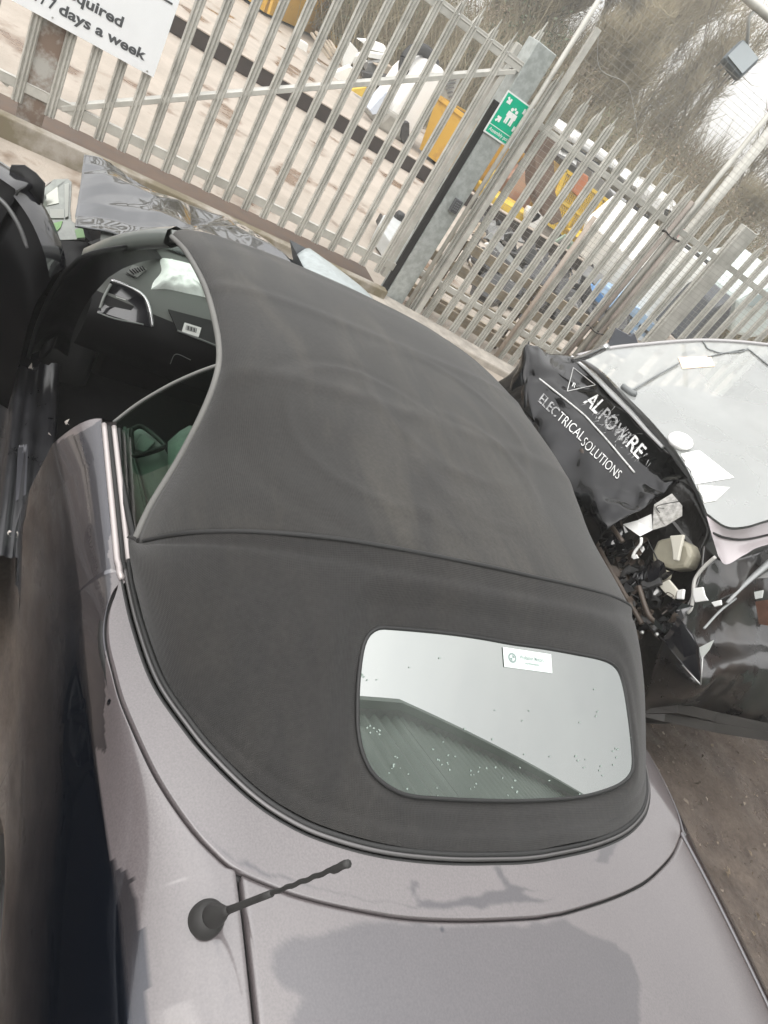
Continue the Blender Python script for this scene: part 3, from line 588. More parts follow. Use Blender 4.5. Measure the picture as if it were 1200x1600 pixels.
# deflated airbag lying on the dash
abp = [(236, 452), (240, 440), (252, 424), (250, 406), (262, 404), (290, 410), (312, 418), (345, 440), (345, 475), (322, 465), (290, 458), (262, 452)]
P = drape(abp, DB, .0); cP = P.mean(0); rings = []
for r in np.linspace(0, 1, 14):
    q = cP + r * (cr_(np.r_[P, P[:1]], 60) - cP); hgt = .05 * (1 - r ** 3) + .02 * vnoise(q, 22, 3) * (1 - r ** 6) + .012 * vnoise(q, 50, 4) * (1 - r ** 6); nrm = np.array([-.5, .2, .85]); rings.append(q + nrm * hgt[:, None] if np.ndim(hgt) else q)
V, F = gridf(np.array(rings)); link('airbag', V, F, mat('airbag_cloth', (.80, .83, .79), .8, var=.05, bump=.1, bscale=60), CAR)
# steering wheel on the far side
stw = MB(); c_ = np.array([1.88, -.36, .93]); a_ = np.linspace(0, 2 * np.pi, 37); Ms = rotm(0, math.radians(-65), 0)
stw.tube(c_ + np.c_[.185 * np.cos(a_), .185 * np.sin(a_), 0 * a_] @ Ms.T, .017, 10, cap=False).tube(np.array([c_ + Ms @ np.array([-.17, 0, 0]), c_, c_ + Ms @ np.array([0, .17, 0])]), .03, 8).tube(np.array([c_, c_ + [.2, 0, -.12]]), .05, 10); stw.build('steering_wheel', M_black, CAR)

# -- door sill
sg = [[(x, y, z + .0) for y, z in ((1.06, .12), (1.05, .20), (.99, .25), (.955, .26), (.955, .36), (.945, .385), (.925, .39), (.92, .383), (.905, .383), (.90, .392), (.875, .392), (.868, .384), (.842, .384), (.835, .40), (.815, .405), (.80, .40), (.79, .28))] for x in np.linspace(1.14, 2.25, 12)]  # outermost black lip added to stand for the ground shadow beside the sill
V, F = gridf(sg); SILL = link('door_sill', V, F, mat('worn_black_sill', (.011, .011, .013), .34, coat=.3, var=.35, vscale=14), CAR); SB = bvh_of(V, F)
pl = drape([(24, 784), (27, 700), (44, 697), (40, 773)], SB, .002); PLT = MB().add(pl, [(0, 1, 2, 3)]).build('scuff_plate', mat('scuff_plate', (.075, .075, .085), .3, metal=.6), SILL, smooth=False)
V2, F2 = text_mesh('BMW', .02); V2 = V2 / V2[:, 0].max(); V2[:, 1] /= V2[:, 1].max(); q0 = drape([(28.5, 709)], SB, .0035)[0]; e1 = drape([(41.5, 707)], SB, .0035)[0] - q0; e2 = drape([(29.0, 697)], SB, .0035)[0] - q0
link('sill_lettering', q0 + V2[:, :1] * e1 + V2[:, 1:] * e2, F2, mat('scuff_letters', (.3, .3, .32), .3, metal=.6), PLT, smooth=False)
litter = MB(); r9 = random.Random(12)
for u, v in ((103, 660), (80, 676), (90, 705), (42, 545), (48, 574), (14, 834), (78, 520)):
    P0_ = onz(u, v, .42); n_ = 6; litter.add([P0_ + np.array([r9.uniform(-.02, .02), r9.uniform(-.012, .012), r9.uniform(-.004, .012)]) for _ in range(n_)], [(0, 1, 2), (2, 3, 4), (3, 4, 5)])
litter.build('foam_flakes', mat('pale_flakes', (.6, .55, .5), .8), SILL, smooth=False)

# -- open passenger door, swung right round on its hinge
H = np.array([2.08, .985, .0]); a = math.radians(118); dd = np.array([-math.cos(a), math.sin(a), 0]); dn = np.array([math.sin(a), math.cos(a), 0])
def dplane(u, v): return onp(u, v, H, dn)
tp = [dplane(*p) for p in [(82, 432), (76, 400), (62, 362), (45, 330), (22, 300), (0, 274)]]
ext = H + dd * 1.15 + [0, 0, tp[-1][2] + .01]
topc = cr_(np.array(tp + [ext]), 40)
dr = []
for t in np.linspace(0, 1, 16):
    row = []
    for p in topc:
        s = (p - H) @ dd; zt_ = p[2]; z = zt_ + (.27 - zt_) * t; bul = .05 * math.sin(math.pi * min(1, t * 1.2)) + .012 * math.sin(9 * t)
        row.append(H + dd * s + np.array([0, 0, z]) - dn * (bul + .02 * (t > .12)))
    dr.append(row)
V, F = gridf(np.array(dr)); DOOR = link('open_door', V, F, mat('black_door_lining', (.003, .003, .0035), .3, spec=.10), CAR)
out_ = np.array(dr)[:, :, :] ; bk = np.array([[H + dd * ((p - H) @ dd) + np.array([0, 0, p[2] + (.25 - p[2]) * t]) + dn * (.09 + .05 * math.sin(math.pi * t)) for p in topc] for t in np.linspace(0, 1, 12)])
V, F = gridf(bk); link('door_skin', V, F, M_blackpaint, DOOR)
V, F = gridf(np.array([topc + dn * .10, topc + dn * .05 + [0, 0, .012], topc - dn * .02])); link('door_top_edge', V, F, M_blackpaint, DOOR)
MB().tube(cr_(np.array([dplane(*p) - dn * .03 for p in [(0, 302), (20, 322), (38, 352), (50, 385)]]), 20), .008, 6).build('door_trim', mat('dark_gloss_trim', (.1, .1, .1), .25), DOOR)
MB().tube(cr_(np.array([dplane(*p) - dn * .03 for p in [(-30, 360), (0, 367), (25, 375), (50, 386)]]), 20), .006, 6).build('door_trim', mat('grey_trim', (.22, .22, .21), .35), DOOR)
sm = MB(); sm.grid([[dplane(u, v) + dn * (.06 + w_) for u, v, w_ in ((2, 262, .0), (16, 262, .02), (30, 274, .03), (44, 290, .03))], [dplane(u, v) + dn * (.05 + w_) for u, v, w_ in ((-4, 280, .0), (10, 290, .02), (30, 316, .02), (46, 322, .02))]]); sm.build('mirror_stub', M_black, DOOR, solid=.02)

# -- crushed nose: buckled bonnet, wing, lamp
def bonnet_pt(u, v):   # u 0..1 left to right, v 0..1 rear to front
    r = BRR[int(round(u * 129))]; f_ = BFR[int(round(u * 129))]; return r + (f_ - r) * v
BFR = cr_(np.array([onz(a, b, z) for a, b, z in ((125, 262, .98), (190, 280, .96), (250, 302, .95), (320, 325, .87), (370, 341, .84), (410, 356, .83), (445, 384, .82), (470, 402, .79))]), 130)
BRR = cr_(np.array([(2.30, .90, 1.0), (2.44, .68, .99), (2.52, .35, .98), (2.55, 0, .97), (2.53, -.3, .96), (2.48, -.5, .94)]), 130)
bg_ = np.array([[bonnet_pt(u, v) for u in np.linspace(0, 1, 130)] for v in np.linspace(0, 1, 80)])
fl_ = bg_.reshape(-1, 3); uu = np.tile(np.linspace(0, 1, 130), 80); vv = np.repeat(np.linspace(0, 1, 80), 130)
cz = .022 * vnoise(fl_, 4.2, 2) * (1 + vv) + .012 * vnoise(fl_, 9, 5) + .05 * np.exp(-((vv - .62 + .25 * uu) / .09) ** 2) * sstep(.2, .45, uu) - .04 * np.exp(-((uu - .16 - .1 * vv) / .03) ** 2) + .035 * np.abs(np.sin(uu * 26 + 3 * vv)) * sstep(.68, .8, uu) * vv - .05 * sstep(.8, 1, vv) * np.abs(np.sin(uu * 9)) - .02 * np.abs(vnoise(fl_, 7, 9)) 
uv2 = np.c_[uu + .05 * vnoise(fl_, 3, 8), vv + .06 * vnoise(fl_, 3, 9)]; cz = cz * .12 + lnoise(uv2, 5, 4, .024, 5) * (1 + .9 * sstep(.3, .55, uu)) + lnoise(uv2, 13, 8, .0042, 6) + .05 * np.exp(-((uu - .06) / .09) ** 2) * vv; fl_ = fl_ + np.c_[0 * cz, 0 * cz, cz]
V, F = gridf(fl_.reshape(bg_.shape)); BON = link('bonnet', V, F, paint('crumpled_bonnet_paint', (.105, .108, .113), (.3, .3, .3), .10), CAR, solid=.008); set_film(BON, np.zeros(len(V)))
BB = bvh_of(V, F)
hz_p = drape([(172, 292), (180, 300), (205, 300), (215, 345), (232, 352), (128, 350)], BB, .003)
for txt, o_, e_, h_ in (('ALERT', (149, 289), (32, 4), (2, -10)), ('EE', (146, 306), (30, 2), (1, -10))):
    pass
wg = cr_(np.array([(3.60, -.50, .86), (3.52, -.68, .85), (3.36, -.83, .85), (3.2, -.90, .83), (2.7, -.93, .82), (2.3, -.9, .9)]), 40)
inn_ = cr_(np.array([(3.46, -.36, .83), (3.36, -.36, .84), (3.2, -.38, .86), (3.0, -.42, .88), (2.7, -.5, .92), (2.3, -.6, .96)]), 40)
wgrid = np.array([inn_ * (1 - t) + wg * t + [0, 0, .035 * math.sin(math.pi * t)] for t in np.linspace(0, 1, 12)]); wgrid = np.concatenate([wgrid, [wg - [-.0, .02, .12], wg - [0, .03, .5]]])
V, F = gridf(wgrid); RW = link('front_wing', V, F, mat('grey_primer_wing', (.30, .33, .33), .5, coat=.2, var=.2, vscale=30), CAR, solid=.006); RW['label'] = 'pale grey buckled front wing'
vd = MB(); r9 = random.Random(3)
for _ in range(40):
    c = np.array([r9.uniform(2.6, 3.4), r9.uniform(-.75, .75), r9.uniform(.35, .72)]); vd.box(c, (r9.uniform(.05, .3), r9.uniform(.05, .3), r9.uniform(.05, .25)), rotm(r9.uniform(-.5, .5), r9.uniform(-.5, .5), r9.uniform(0, 3)))
vd.build('engine_bay', M_black, CAR, smooth=False)
tr = drape([(497, 404), (470, 398), (452, 388), (440, 380)], BB, .0)
MB().add([(3.50, -.30, .90), (3.57, -.52, .87), (3.35, -.50, .80), (3.2, -.38, .85), (3.42, -.42, .72)], [(0, 1, 4), (1, 2, 4), (0, 4, 3), (2, 3, 4)]).build('torn_bracket', mat('dark_grey_bracket', (.08, .085, .09), .4), CAR, smooth=False)
# left front: cracked headlamp unit with green-tinted lens, torn black wing
lx = lambda u, v, z: onz(u, v, z)
lampf = [(45, 330), (52, 306), (84, 280), (106, 279), (112, 284), (112, 300), (110, 330), (112, 345), (130, 357), (133, 374), (90, 375), (74, 350), (70, 334), (46, 322)]
P = np.array([onp(u, v, (2.75, .95, .76), (-.55, .25, .80)) for u, v in lampf]); nrm = np.array([-.55, .25, .8]); nrm /= np.linalg.norm(nrm)
M_lamp = mat('clear_lamp_plastic', (.16, .175, .15), .12, coat=1, var=.35, vscale=18)
LMP = MB().prism(P, -nrm * .10).build('headlamp', M_lamp, CAR, smooth=False, bevel=.012)
def lpatch(px, off, name, m): 
    Q = np.array([onp(u, v, (2.75, .95, .76), (-.55, .25, .80)) for u, v in px]) + nrm * off
    return MB().prism(Q, -nrm * .012).build(name, m, LMP, smooth=False)
lpatch([(82, 361), (84, 350), (98, 346), (95, 356), (87, 364)], .006, 'green_lens', mat('green_lens', (.16, .31, .11), .35))
lpatch([(78, 342), (78, 328), (100, 328), (100, 342)], .006, 'bulb_holder', mat('lamp_grey', (.3, .31, .28), .4))
lpatch([(117, 360), (129, 356), (133, 372), (120, 373)], .006, 'green_lens', mat('pale_green_plastic', (.2, .33, .16), .4))
lpatch([(101, 290), (108, 288), (107, 340), (102, 342)], .010, 'lamp_rib', mat('lamp_grey', (.3, .31, .28), .4))
lpatch([(72, 305), (90, 292), (92, 318), (74, 322)], .004, 'reflector', mat('lamp_bowl', (.34, .35, .31), .2, metal=.6))
wl = [[onp(u, v, (2.55, 1.0, .72), (-.45, .5, .75)) for u, v in r] for r in ([(44, 292), (62, 285), (80, 283)], [(40, 330), (46, 318), (58, 300)], [(60, 352), (50, 325), (56, 318)], [(88, 378), (74, 352), (76, 350)], [(92, 380), (88, 372), (90, 374)])]
V, F = gridf(np.array(wl)); link('front_wing', V, F, mat('torn_pale_edge', (.4, .36, .32), .4, var=.4, vscale=30), CAR, solid=.006)['label'] = 'torn left front wing edge'
blk = [[onp(u, v, (2.5, 1.0, .7), (-.4, .6, .7)) for u, v in r] for r in ([(82, 376), (105, 376), (135, 378)], [(84, 420), (110, 410), (150, 398)], [(80, 480), (100, 460), (130, 440)], [(60, 560), (80, 540), (95, 500)])]
V, F = gridf(np.array(blk)); link('inner_wing', V, F, M_black, CAR, solid=.02)
MB().box((2.9, .0, .36), (.9, 1.3, .3)).box((3.25, -.1, .5), (.4, 1.2, .35)).build('crushed_front_end', M_black, CAR, smooth=False, bevel=.04)

# ================================================================ THE WRECKED VAN (right)
VAN = thing('wrecked_van', (1.9, -3.2, 0), 'smashed black van with torn bonnet lettering and a pale dew-covered windscreen', 'van')
M_vblack = paint('wreck_black_paint', (.010, .010, .011), (.2, .19, .2), .13, 1.5, .42)
def worn(m, lo, hi):
    nt = m.node_tree; b = nt.nodes['Principled BSDF']; t = nt.nodes.new('ShaderNodeTexCoord'); n = nt.nodes.new('ShaderNodeTexNoise'); n.inputs['Scale'].default_value = 55; n.inputs['Detail'].default_value = 6; nt.links.new(t.outputs['Object'], n.inputs[0])
    r = nt.nodes.new('ShaderNodeMapRange'); nt.links.new(n.outputs[0], r.inputs[0]); r.inputs[1].default_value = lo; r.inputs[2].default_value = hi; nt.links.new(r.outputs[0], b.inputs['Alpha']); return m
def vgrid(pxrows, ys, n=(60, 60)):
    C3 = [[ony(*p, (y[i] if np.ndim(y) else y)) for i, p in enumerate(r)] for r, y in zip(pxrows, ys)]
    a = np.array([cr_(np.array(r), n[1]) for r in C3]); return np.stack([cr_(a[:, i], n[0]) for i in range(n[1])], 1)
br = [[(893, 556), (930, 590), (960, 622), (990, 650), (1030, 693), (1075, 745)], [(880, 554), (908, 592), (942, 628), (975, 662), (1014, 706), (1056, 757)],
      [(858, 550), (874, 592), (908, 640), (947, 685), (987, 735), (1025, 780)], [(838, 540), (848, 600), (870, 650), (907, 705), (947, 757), (988, 805)],
      [(822, 535), (824, 610), (844, 670), (874, 722), (917, 778), (955, 822)], [(812, 560), (803, 605), (828, 690), (858, 737), (893, 800), (930, 850)], [(800, 600), (790, 640), (815, 720), (850, 765), (885, 830), (915, 880)]]
Bv = vgrid(br, [-2.2, -2.12, -1.95, -1.80, -1.70, -1.70, -1.72], (110, 110)); sh = Bv.shape; Vb = Bv.reshape(-1, 3)
ii = np.repeat(np.linspace(0, 1, 110), 110); jj = np.tile(np.linspace(0, 1, 110), 110)
cz = .006 * vnoise(Vb, 8, 2) + lnoise(np.c_[jj + .03 * vnoise(Vb, 5, 4), ii], 9, 6, .0075, 8) * sstep(.15, .4, ii) + .016 * sstep(.45, .75, ii) * vnoise(Vb, 9, 3) - .02 * np.exp(-((jj - .1 - .1 * ii) / .03) ** 2) * sstep(.3, .6, ii) + .018 * sstep(.75, 1, jj) * vnoise(Vb, 14, 6)
Vb = Vb + np.c_[0 * cz, cz, cz]
V, F = gridf(Vb.reshape(sh)); VB = link('bonnet', V, F, M_vblack, VAN, solid=.006); set_film(VB, np.zeros(len(V)))
VBB = bvh_of(V, F)
M_letter = mat('white_vinyl', (.58, .58, .57), .5, var=.3, vscale=60)
M_letter2 = mat('scuffed_vinyl', (.24, .24, .24), .6, var=.5, vscale=50)
worn(M_letter, .30, .42); worn(M_letter2, .36, .46)
def drape_text(txt, o, e, up, name, m, parent, bvh, bold=.015):
    V2, F2 = text_mesh(txt, bold); V2 = V2 - [V2[:, 0].min(), 0]; V2[:, 0] /= V2[:, 0].max(); V2[:, 1] /= .70
    return link(name, drape([np.array(o) + x * np.array(e) + y * np.array(up) for x, y in V2], bvh, .004), F2, m, parent, smooth=False)
drape_text('AL', (911, 629), (20, 19), (17, -17), 'bonnet_lettering', M_letter, VB, VBB)
drape_text('PO', (934, 654), (20, 22), (15, -17), 'bonnet_lettering', M_letter2, VB, VBB)
drape_text('WI', (956, 677), (18, 18), (13, -16), 'bonnet_lettering', M_letter2, VB, VBB)
drape_text('RE', (977, 697), (19, 21), (15, -17), 'bonnet_lettering', M_letter, VB, VBB)
drape_text('ELEC', (840, 627), (27, 26), (9, -12), 'bonnet_lettering', M_letter2, VB, VBB)
drape_text('TRICAL', (869, 655), (38, 35), (9, -12), 'bonnet_lettering', M_letter, VB, VBB, -.006)
drape_text('SOLUTIONS', (907, 695), (57, 55), (9, -12), 'bonnet_lettering', M_letter, VB, VBB, -.01)
drape_text('R', (893, 604), (5, 3), (3, -6), 'bonnet_lettering', M_letter, VB, VBB)
def dline(px, r, name, m, parent, bvh, n=30, off=.003): return MB().tube(cr_(drape(resamp(np.array(px, float), 12), bvh, off), n), r, 6).build(name, m, parent)
dline([(842, 592), (880, 622), (913, 649), (950, 690), (991, 739)], .0055, 'bonnet_stripe', M_letter, VB, VBB)
for a_, b_ in (((895.6, 575), (886, 612)), ((886, 612), (930, 602)), ((930, 602), (895.6, 575))): dline([a_, b_], .0026, 'triangle_logo', M_letter, VB, VBB)
sc = MB(); r9 = random.Random(31)
for _ in range(90):
    t = r9.random(); u0, v0 = 925 + 85 * t + r9.gauss(0, 9), 640 + 88 * t + r9.gauss(0, 9); l_ = r9.uniform(3, 12); an = r9.gauss(-.8, .5); w_ = r9.uniform(.3, .9)
    q = [(u0, v0), (u0 + l_ * math.cos(an), v0 + l_ * math.sin(an)), (u0 + l_ * math.cos(an) + w_, v0 + l_ * math.sin(an) + w_)]
    sc.add(drape(q, VBB, .0025), [(0, 1, 2)])
sc.build('paint_scratches', mat('scratch_grey', (.34, .34, .34), .6), VB, smooth=False)
edge_ = np.array([ony(*p, -2.2) for p in [(893, 560), (925, 588), (955, 618), (985, 648), (1010, 676), (1035, 702)]]) + [0, .01, .012]
MB().tube(cr_(edge_, 40), [*np.linspace(.008, .018, 20), *np.linspace(.018, .01, 20)], 8).build('scuttle_highlight', mat('highlight_white', (.75, .75, .75), .35), VAN)  # cowl edge with its sky highlight put into the white colour
MB().tube(cr_(np.array([ony(*p, -2.3) for p in [(903, 556), (938, 585), (978, 630), (1022, 676), (1062, 726), (1090, 778), (1108, 845)]]), 40), .016, 8).build('scuttle', mat('grey_scuttle', (.20, .20, .20), .5), VAN)
# torn flap at the far corner + X folded wing
MB().tube(cr_(np.array([ony(*p, -1.9) for p in [(895, 563), (918, 556), (950, 541)]]), 10), .02, 8).build('broken_hinge', M_silver, VAN)
fw = [[(798, 585), (815, 560), (826, 533)], [(775, 600), (800, 600), (826, 610)], [(790, 612), (815, 640), (836, 660)]]
Vf = vgrid(fw, [-1.75, -1.7, -1.68], (20, 20)); V, F = gridf(Vf); o = link('front_wing', V, F, M_vblack, VAN, solid=.006); set_film(o, np.zeros(len(V)))
# windscreen, dew covered
WP = ((2.0, -2.08, 1.245), (0.02, .45, 1))
wb = [(900, 556), (936, 584), (972, 624), (1016, 670), (1058, 720), (1088, 770), (1105, 804)]; wr = [(1330, 560), (1330, 590), (1330, 620), (1330, 650), (1330, 690), (1330, 730), (1330, 775)]
wt = [(1000, 540), (1100, 533), (1200, 540)]
lb = cr_(np.array([onp(*p, *WP) for p in wb]), 40); rb = cr_(np.array([onp(*p, *WP) for p in wr]), 40)
tb = cr_(np.array([onp(*p, *WP) for p in [(905, 556), (950, 546), (1000, 540), (1100, 533), (1200, 540), (1330, 560)]]), 50)
bb = cr_(np.array([onp(*p, *WP) for p in [(1105, 802), (1135, 822), (1165, 822), (1200, 812), (1330, 775)]]), 50)
G_ = np.zeros((40, 50, 3)); s_ = np.linspace(0, 1, 40)[:, None, None]; t_ = np.linspace(0, 1, 50)[None, :, None]
G_ = (1 - t_) * lb[:, None] + t_ * rb[:, None] + (1 - s_) * tb[None] + s_ * bb[None] - ((1 - s_) * (1 - t_) * lb[0] + (1 - s_) * t_ * rb[0] + s_ * (1 - t_) * lb[-1] + s_ * t_ * rb[-1])
bul = .03 * np.sin(np.pi * s_) ; G_ = G_ + bul * np.array([0, .4, .9])
V, F = gridf(G_)
def dewglass():
    m = glass('dewy_windscreen', (.75, .78, .76), 3.0, .02); nt = m.node_tree; out_ = nt.nodes['Material Output']; src = out_.inputs[0].links[0].from_socket
    d = nt.nodes.new('ShaderNodeBsdfDiffuse'); d.inputs[0].default_value = (.50, .51, .50, 1)
    tcn = nt.nodes.new('ShaderNodeTexCoord'); n = nt.nodes.new('ShaderNodeTexNoise'); n.inputs['Scale'].default_value = 1.8; n.inputs['Detail'].default_value = 6; nt.links.new(tcn.outputs['Object'], n.inputs[0])
    r = nt.nodes.new('ShaderNodeMapRange'); nt.links.new(n.outputs[0], r.inputs[0]); r.inputs[1].default_value = .3; r.inputs[2].default_value = .7; r.inputs[3].default_value = .44; r.inputs[4].default_value = .26
    mx = nt.nodes.new('ShaderNodeMixShader'); nt.links.new(r.outputs[0], mx.inputs[0]); nt.links.new(src, mx.inputs[1]); nt.links.new(d.outputs[0], mx.inputs[2]); nt.links.new(mx.outputs[0], out_.inputs[0]); return m
VW = link('windscreen', V, F, dewglass(), VAN, flip=True); VWB = bvh_of(V, F)
MB().tube(cr_(np.array([onp(*p, *WP) for p in [(903, 558), (950, 547), (1000, 541), (1100, 534), (1200, 541), (1330, 561)]]) + [.01, 0, .005], 40), .014, 8).build('windscreen_pillar', mat('pale_pillar', (.30, .29, .29), .3, coat=1), VAN)
def wpatch(px, off, name, m, parent=None): P_ = drape(px, VWB, off if 'label' in name or 'paper' in name else -.004); return MB().add(P_, [tuple(range(len(P_)))]).build(name, m, parent or VW, smooth=False)
def wsheet(px, name, m):
    P_ = [[tuple((1 - a) * (1 - b_) * np.array(px[0]) + a * (1 - b_) * np.array(px[1]) + a * b_ * np.array(px[2]) + (1 - a) * b_ * np.array(px[3])) for a in np.linspace(0, 1, 12)] for b_ in np.linspace(0, 1, 12)]
    Q_ = drape([p for r in P_ for p in r], VWB, .003).reshape(12, 12, 3); return MB().grid(Q_).build(name, m, VW)
M_paper = mat('white_paper', (.92, .92, .9), .7)
wsheet([(1048, 713), (1092, 704), (1147, 747), (1086, 757)], 'paper_sheet', M_paper)
wsheet([(1078, 757), (1140, 762), (1118, 783), (1090, 788)], 'paper_sheet', mat('cream_paper', (.70, .70, .66), .7))
P_ = drape([(1061, 693)], VWB, .0)[0]
MB().lathe([(.03, -.02), (.062, .0), (.07, .02), (.06, .035), (.035, .03), (.0, .028)], P_, 20, rotm(math.radians(-24), 0, 0)).build('white_cup', M_paper, VAN)
wpatch([(1059, 559), (1110, 557), (1117, 573), (1066, 577)], .004, 'orange_label', mat('pale_orange_label', (.88, .66, .48), .6))
wpatch([(1063, 561), (1107, 560), (1112, 571), (1069, 574)], .006, 'label_face', mat('label_cream', (.9, .86, .78), .6))
wpatch([(1065, 551), (1085, 546), (1088, 551), (1068, 557)], .004, 'sensor_patch', mat('grey_patch', (.22, .24, .24), .5))
wpatch([(960, 598), (972, 598), (977, 605), (966, 606)], .006, 'sensor_patch', mat('grey_patch', (.22, .24, .24), .5))
wpatch([(1166, 620), (1180, 605), (1230, 600), (1230, 655), (1185, 645)], .002, 'dry_patch', mat('pinkish_dry', (.52, .48, .48), .5))
for px in ([(1020, 614), (1026, 612), (1042, 625), (1038, 628)], [(1099, 648), (1104, 646), (1109, 663), (1107, 668)], [(1031, 664), (1038, 662), (1041, 667), (1034, 668)], [(1090, 610), (1100, 602), (1103, 605), (1095, 612)], [(1106, 622), (1128, 616), (1130, 619), (1112, 630)], [(1145, 597), (1155, 595), (1160, 600), (1150, 602)]): wpatch(px, .003, 'glass_flake', M_paper)
dline([(983, 615), (1020, 592), (1060, 570)], .006, 'wiper', mat('wiper_grey', (.16, .17, .17), .5), VW, VWB, off=.012)
MB().tube(cr_(drape([(972, 606), (985, 616), (993, 618)], VWB, .012), 10), .018, 8).build('wiper_pivot', mat('wiper_grey', (.16, .17, .17), .5), VW)
dline([(1098, 534), (1105, 546), (1124, 553), (1160, 551), (1168, 545)], .005, 'mirror_outline', mat('wiper_grey', (.16, .17, .17), .5), VW, VWB, off=.006)
dline([(1105, 559), (1130, 553), (1168, 546), (1200, 572)], .005, 'mirror_outline', mat('wiper_grey', (.16, .17, .17), .5), VW, VWB, off=.006)
MB().grid([[(x, y, 1.02 + .35 * sstep(-2.25, -3.4, y)) for x in np.linspace(1.15, 2.9, 12)] for y in np.linspace(-2.12, -3.9, 14)]).build('dashboard', mat('pale_van_dash', (.20, .20, .195), .6), VAN)
# near pillar and shell
pp = [[(1104, 806), (1135, 826), (1165, 826), (1200, 816), (1330, 780)], [(1112, 835), (1130, 843), (1160, 846), (1200, 838), (1330, 805)], [(1122, 868), (1135, 882), (1165, 866), (1200, 851), (1330, 828)]]
Vp = vgrid(pp, [(-2.0, -2.1, -2.25, -2.45, -2.9), (-1.98, -2.1, -2.25, -2.45, -2.9), (-1.95, -2.07, -2.22, -2.42, -2.85)], (20, 40)); V, F = gridf(Vp)
o = link('windscreen_pillar', V, F, mat('pinkish_dew_paint', (.40, .36, .37), .4, coat=.6), VAN)
dl = cr_(np.array([ony(*p, y) + [-.008, 0, .004] for p, y in (((1112, 832), -2.0), (1130, 838) and ((1130, 839), -2.1), ((1160, 842), -2.25), ((1200, 834), -2.45), ((1330, 800), -2.9))]), 30)
MB().tube(dl, .006, 6).build('pillar_seal', M_rubber, VAN)
sr = [[(1100, 852), (1124, 872), (1165, 870), (1240, 842)], [(1092, 905), (1112, 925), (1160, 915), (1240, 890)], [(1070, 950), (1092, 962), (1140, 955), (1240, 945)], [(1035, 1000), (1078, 1008), (1140, 1000), (1240, 1000)], [(1020, 1045), (1093, 1066), (1150, 1050), (1240, 1060)], [(1005, 1095), (1060, 1105), (1120, 1120), (1240, 1145)], [(1010, 1115), (1060, 1122), (1120, 1138), (1240, 1165)]]
ysv = [(-1.98, -2.1, -2.35, -2.9), (-1.95, -2.08, -2.35, -2.9), (-1.93, -2.02, -2.35, -2.9), (-1.9, -1.98, -2.35, -2.9), (-1.9, -1.94, -2.3, -2.9), (-1.98, -2.15, -2.5, -2.95), (-2.05, -2.2, -2.55, -3.0)]
Vs = vgrid(sr, ysv, (80, 60)); sh = Vs.shape; Vs = Vs.reshape(-1, 3); nrm_ = np.array([-.85, .4, .3])
Vs = Vs + nrm_ * (.03 * np.abs(vnoise(Vs, 4.0, 3)) + .005 * vnoise(Vs, 11, 4) + .001 * vnoise(Vs, 30, 4))[:, None]
V, F = gridf(Vs.reshape(sh)); VS = link('side_panel', V, F, mat('dirty_black_side', (.010, .009, .009), .3, coat=.8, coat_rough=.05, col2=(.035, .028, .023), c2pos=(.45, .75), vscale=4), VAN, solid=.008); VSB = bvh_of(V, F)
# dark cavity behind the broken front
cv = [[(985, 800), (1035, 745), (1080, 760), (1100, 840)], [(930, 850), (1000, 840), (1060, 850), (1100, 880)], [(900, 880), (980, 920), (1040, 940), (1085, 950)], [(930, 960), (980, 1000), (1030, 1020), (1060, 1020)], [(960, 1060), (990, 1070), (1020, 1080), (1050, 1090)]]
Vc = vgrid(cv, [-2.15, -2.15, -2.1, -2.1, -2.15], (30, 30)); Vcn = Vc.reshape(-1, 3); Vcn = Vcn + np.c_[0 * Vcn[:, 0], .05 * vnoise(Vcn, 9, 2), .04 * vnoise(Vcn, 11, 3)]
V, F = gridf(Vcn.reshape(Vc.shape)); link('engine_bay', V, F, mat('oily_black', (.012, .011, .010), .35, var=.6, vscale=25, bump=.3, bscale=40), VAN, solid=.02)
M_cream = mat('cream_plastic', (.32, .30, .235), .4, var=.12, vscale=12); M_brk = mat('bright_alloy', (.45, .45, .44), .3, metal=.7); M_vgrey = mat('dull_grey_part', (.045, .045, .045), .5, var=.4, vscale=30); M_rustp = mat('brown_oily_part', (.06, .045, .035), .5, var=.4)
M_clear = glass('clear_wrap', (.75, .74, .70), 1.5, .15)
def chunk(px, y, th, name, m, bev=.004, smooth=False, lift=None):
    y = y if np.ndim(y) else [y] * len(px); P_ = np.array([ony(u, v, q) for (u, v), q in zip(px, y)]); n = np.cross(P_[1] - P_[0], P_[2] - P_[0]); n /= np.linalg.norm(n) + 1e-9
    if n @ (CAM - P_[0]) < 0: n = -n
    return MB().prism(P_, -n * th).build(name, m, VAN, smooth=smooth, bevel=bev)
chunk([(974, 820), (996, 814), (1018, 804), (1020, 828), (1000, 838)], [-1.86, -1.9, -1.93, -1.9, -1.84], .006, 'torn_white_plastic', M_white, 0)
chunk([(1020, 804), (1022, 788), (1050, 771), (1066, 790), (1066, 806), (1040, 822), (1020, 828)], [-1.92, -1.93, -1.98, -1.95, -1.93, -1.9, -1.88], .004, 'clear_plastic_wrap', mat('crinkled_plastic', (.30, .29, .27), .15, coat=1, var=.6, vscale=30), 0)
chunk([(1026, 843), (1050, 838), (1076, 850), (1081, 868), (1072, 888), (1048, 890), (1018, 880), (1018, 862)], -1.95, .10, 'fluid_reservoir', M_cream, .02)
chunk([(1046, 837), (1068, 835), (1062, 860), (1059, 876), (1051, 875), (1050, 858)], -1.89, .02, 'filler_neck', mat('pale_neck', (.55, .53, .46), .4), .005)
chunk([(1017, 882), (1042, 892), (1040, 902), (1030, 910), (1020, 900)], -1.90, .05, 'reservoir_shard', M_cream, .006)
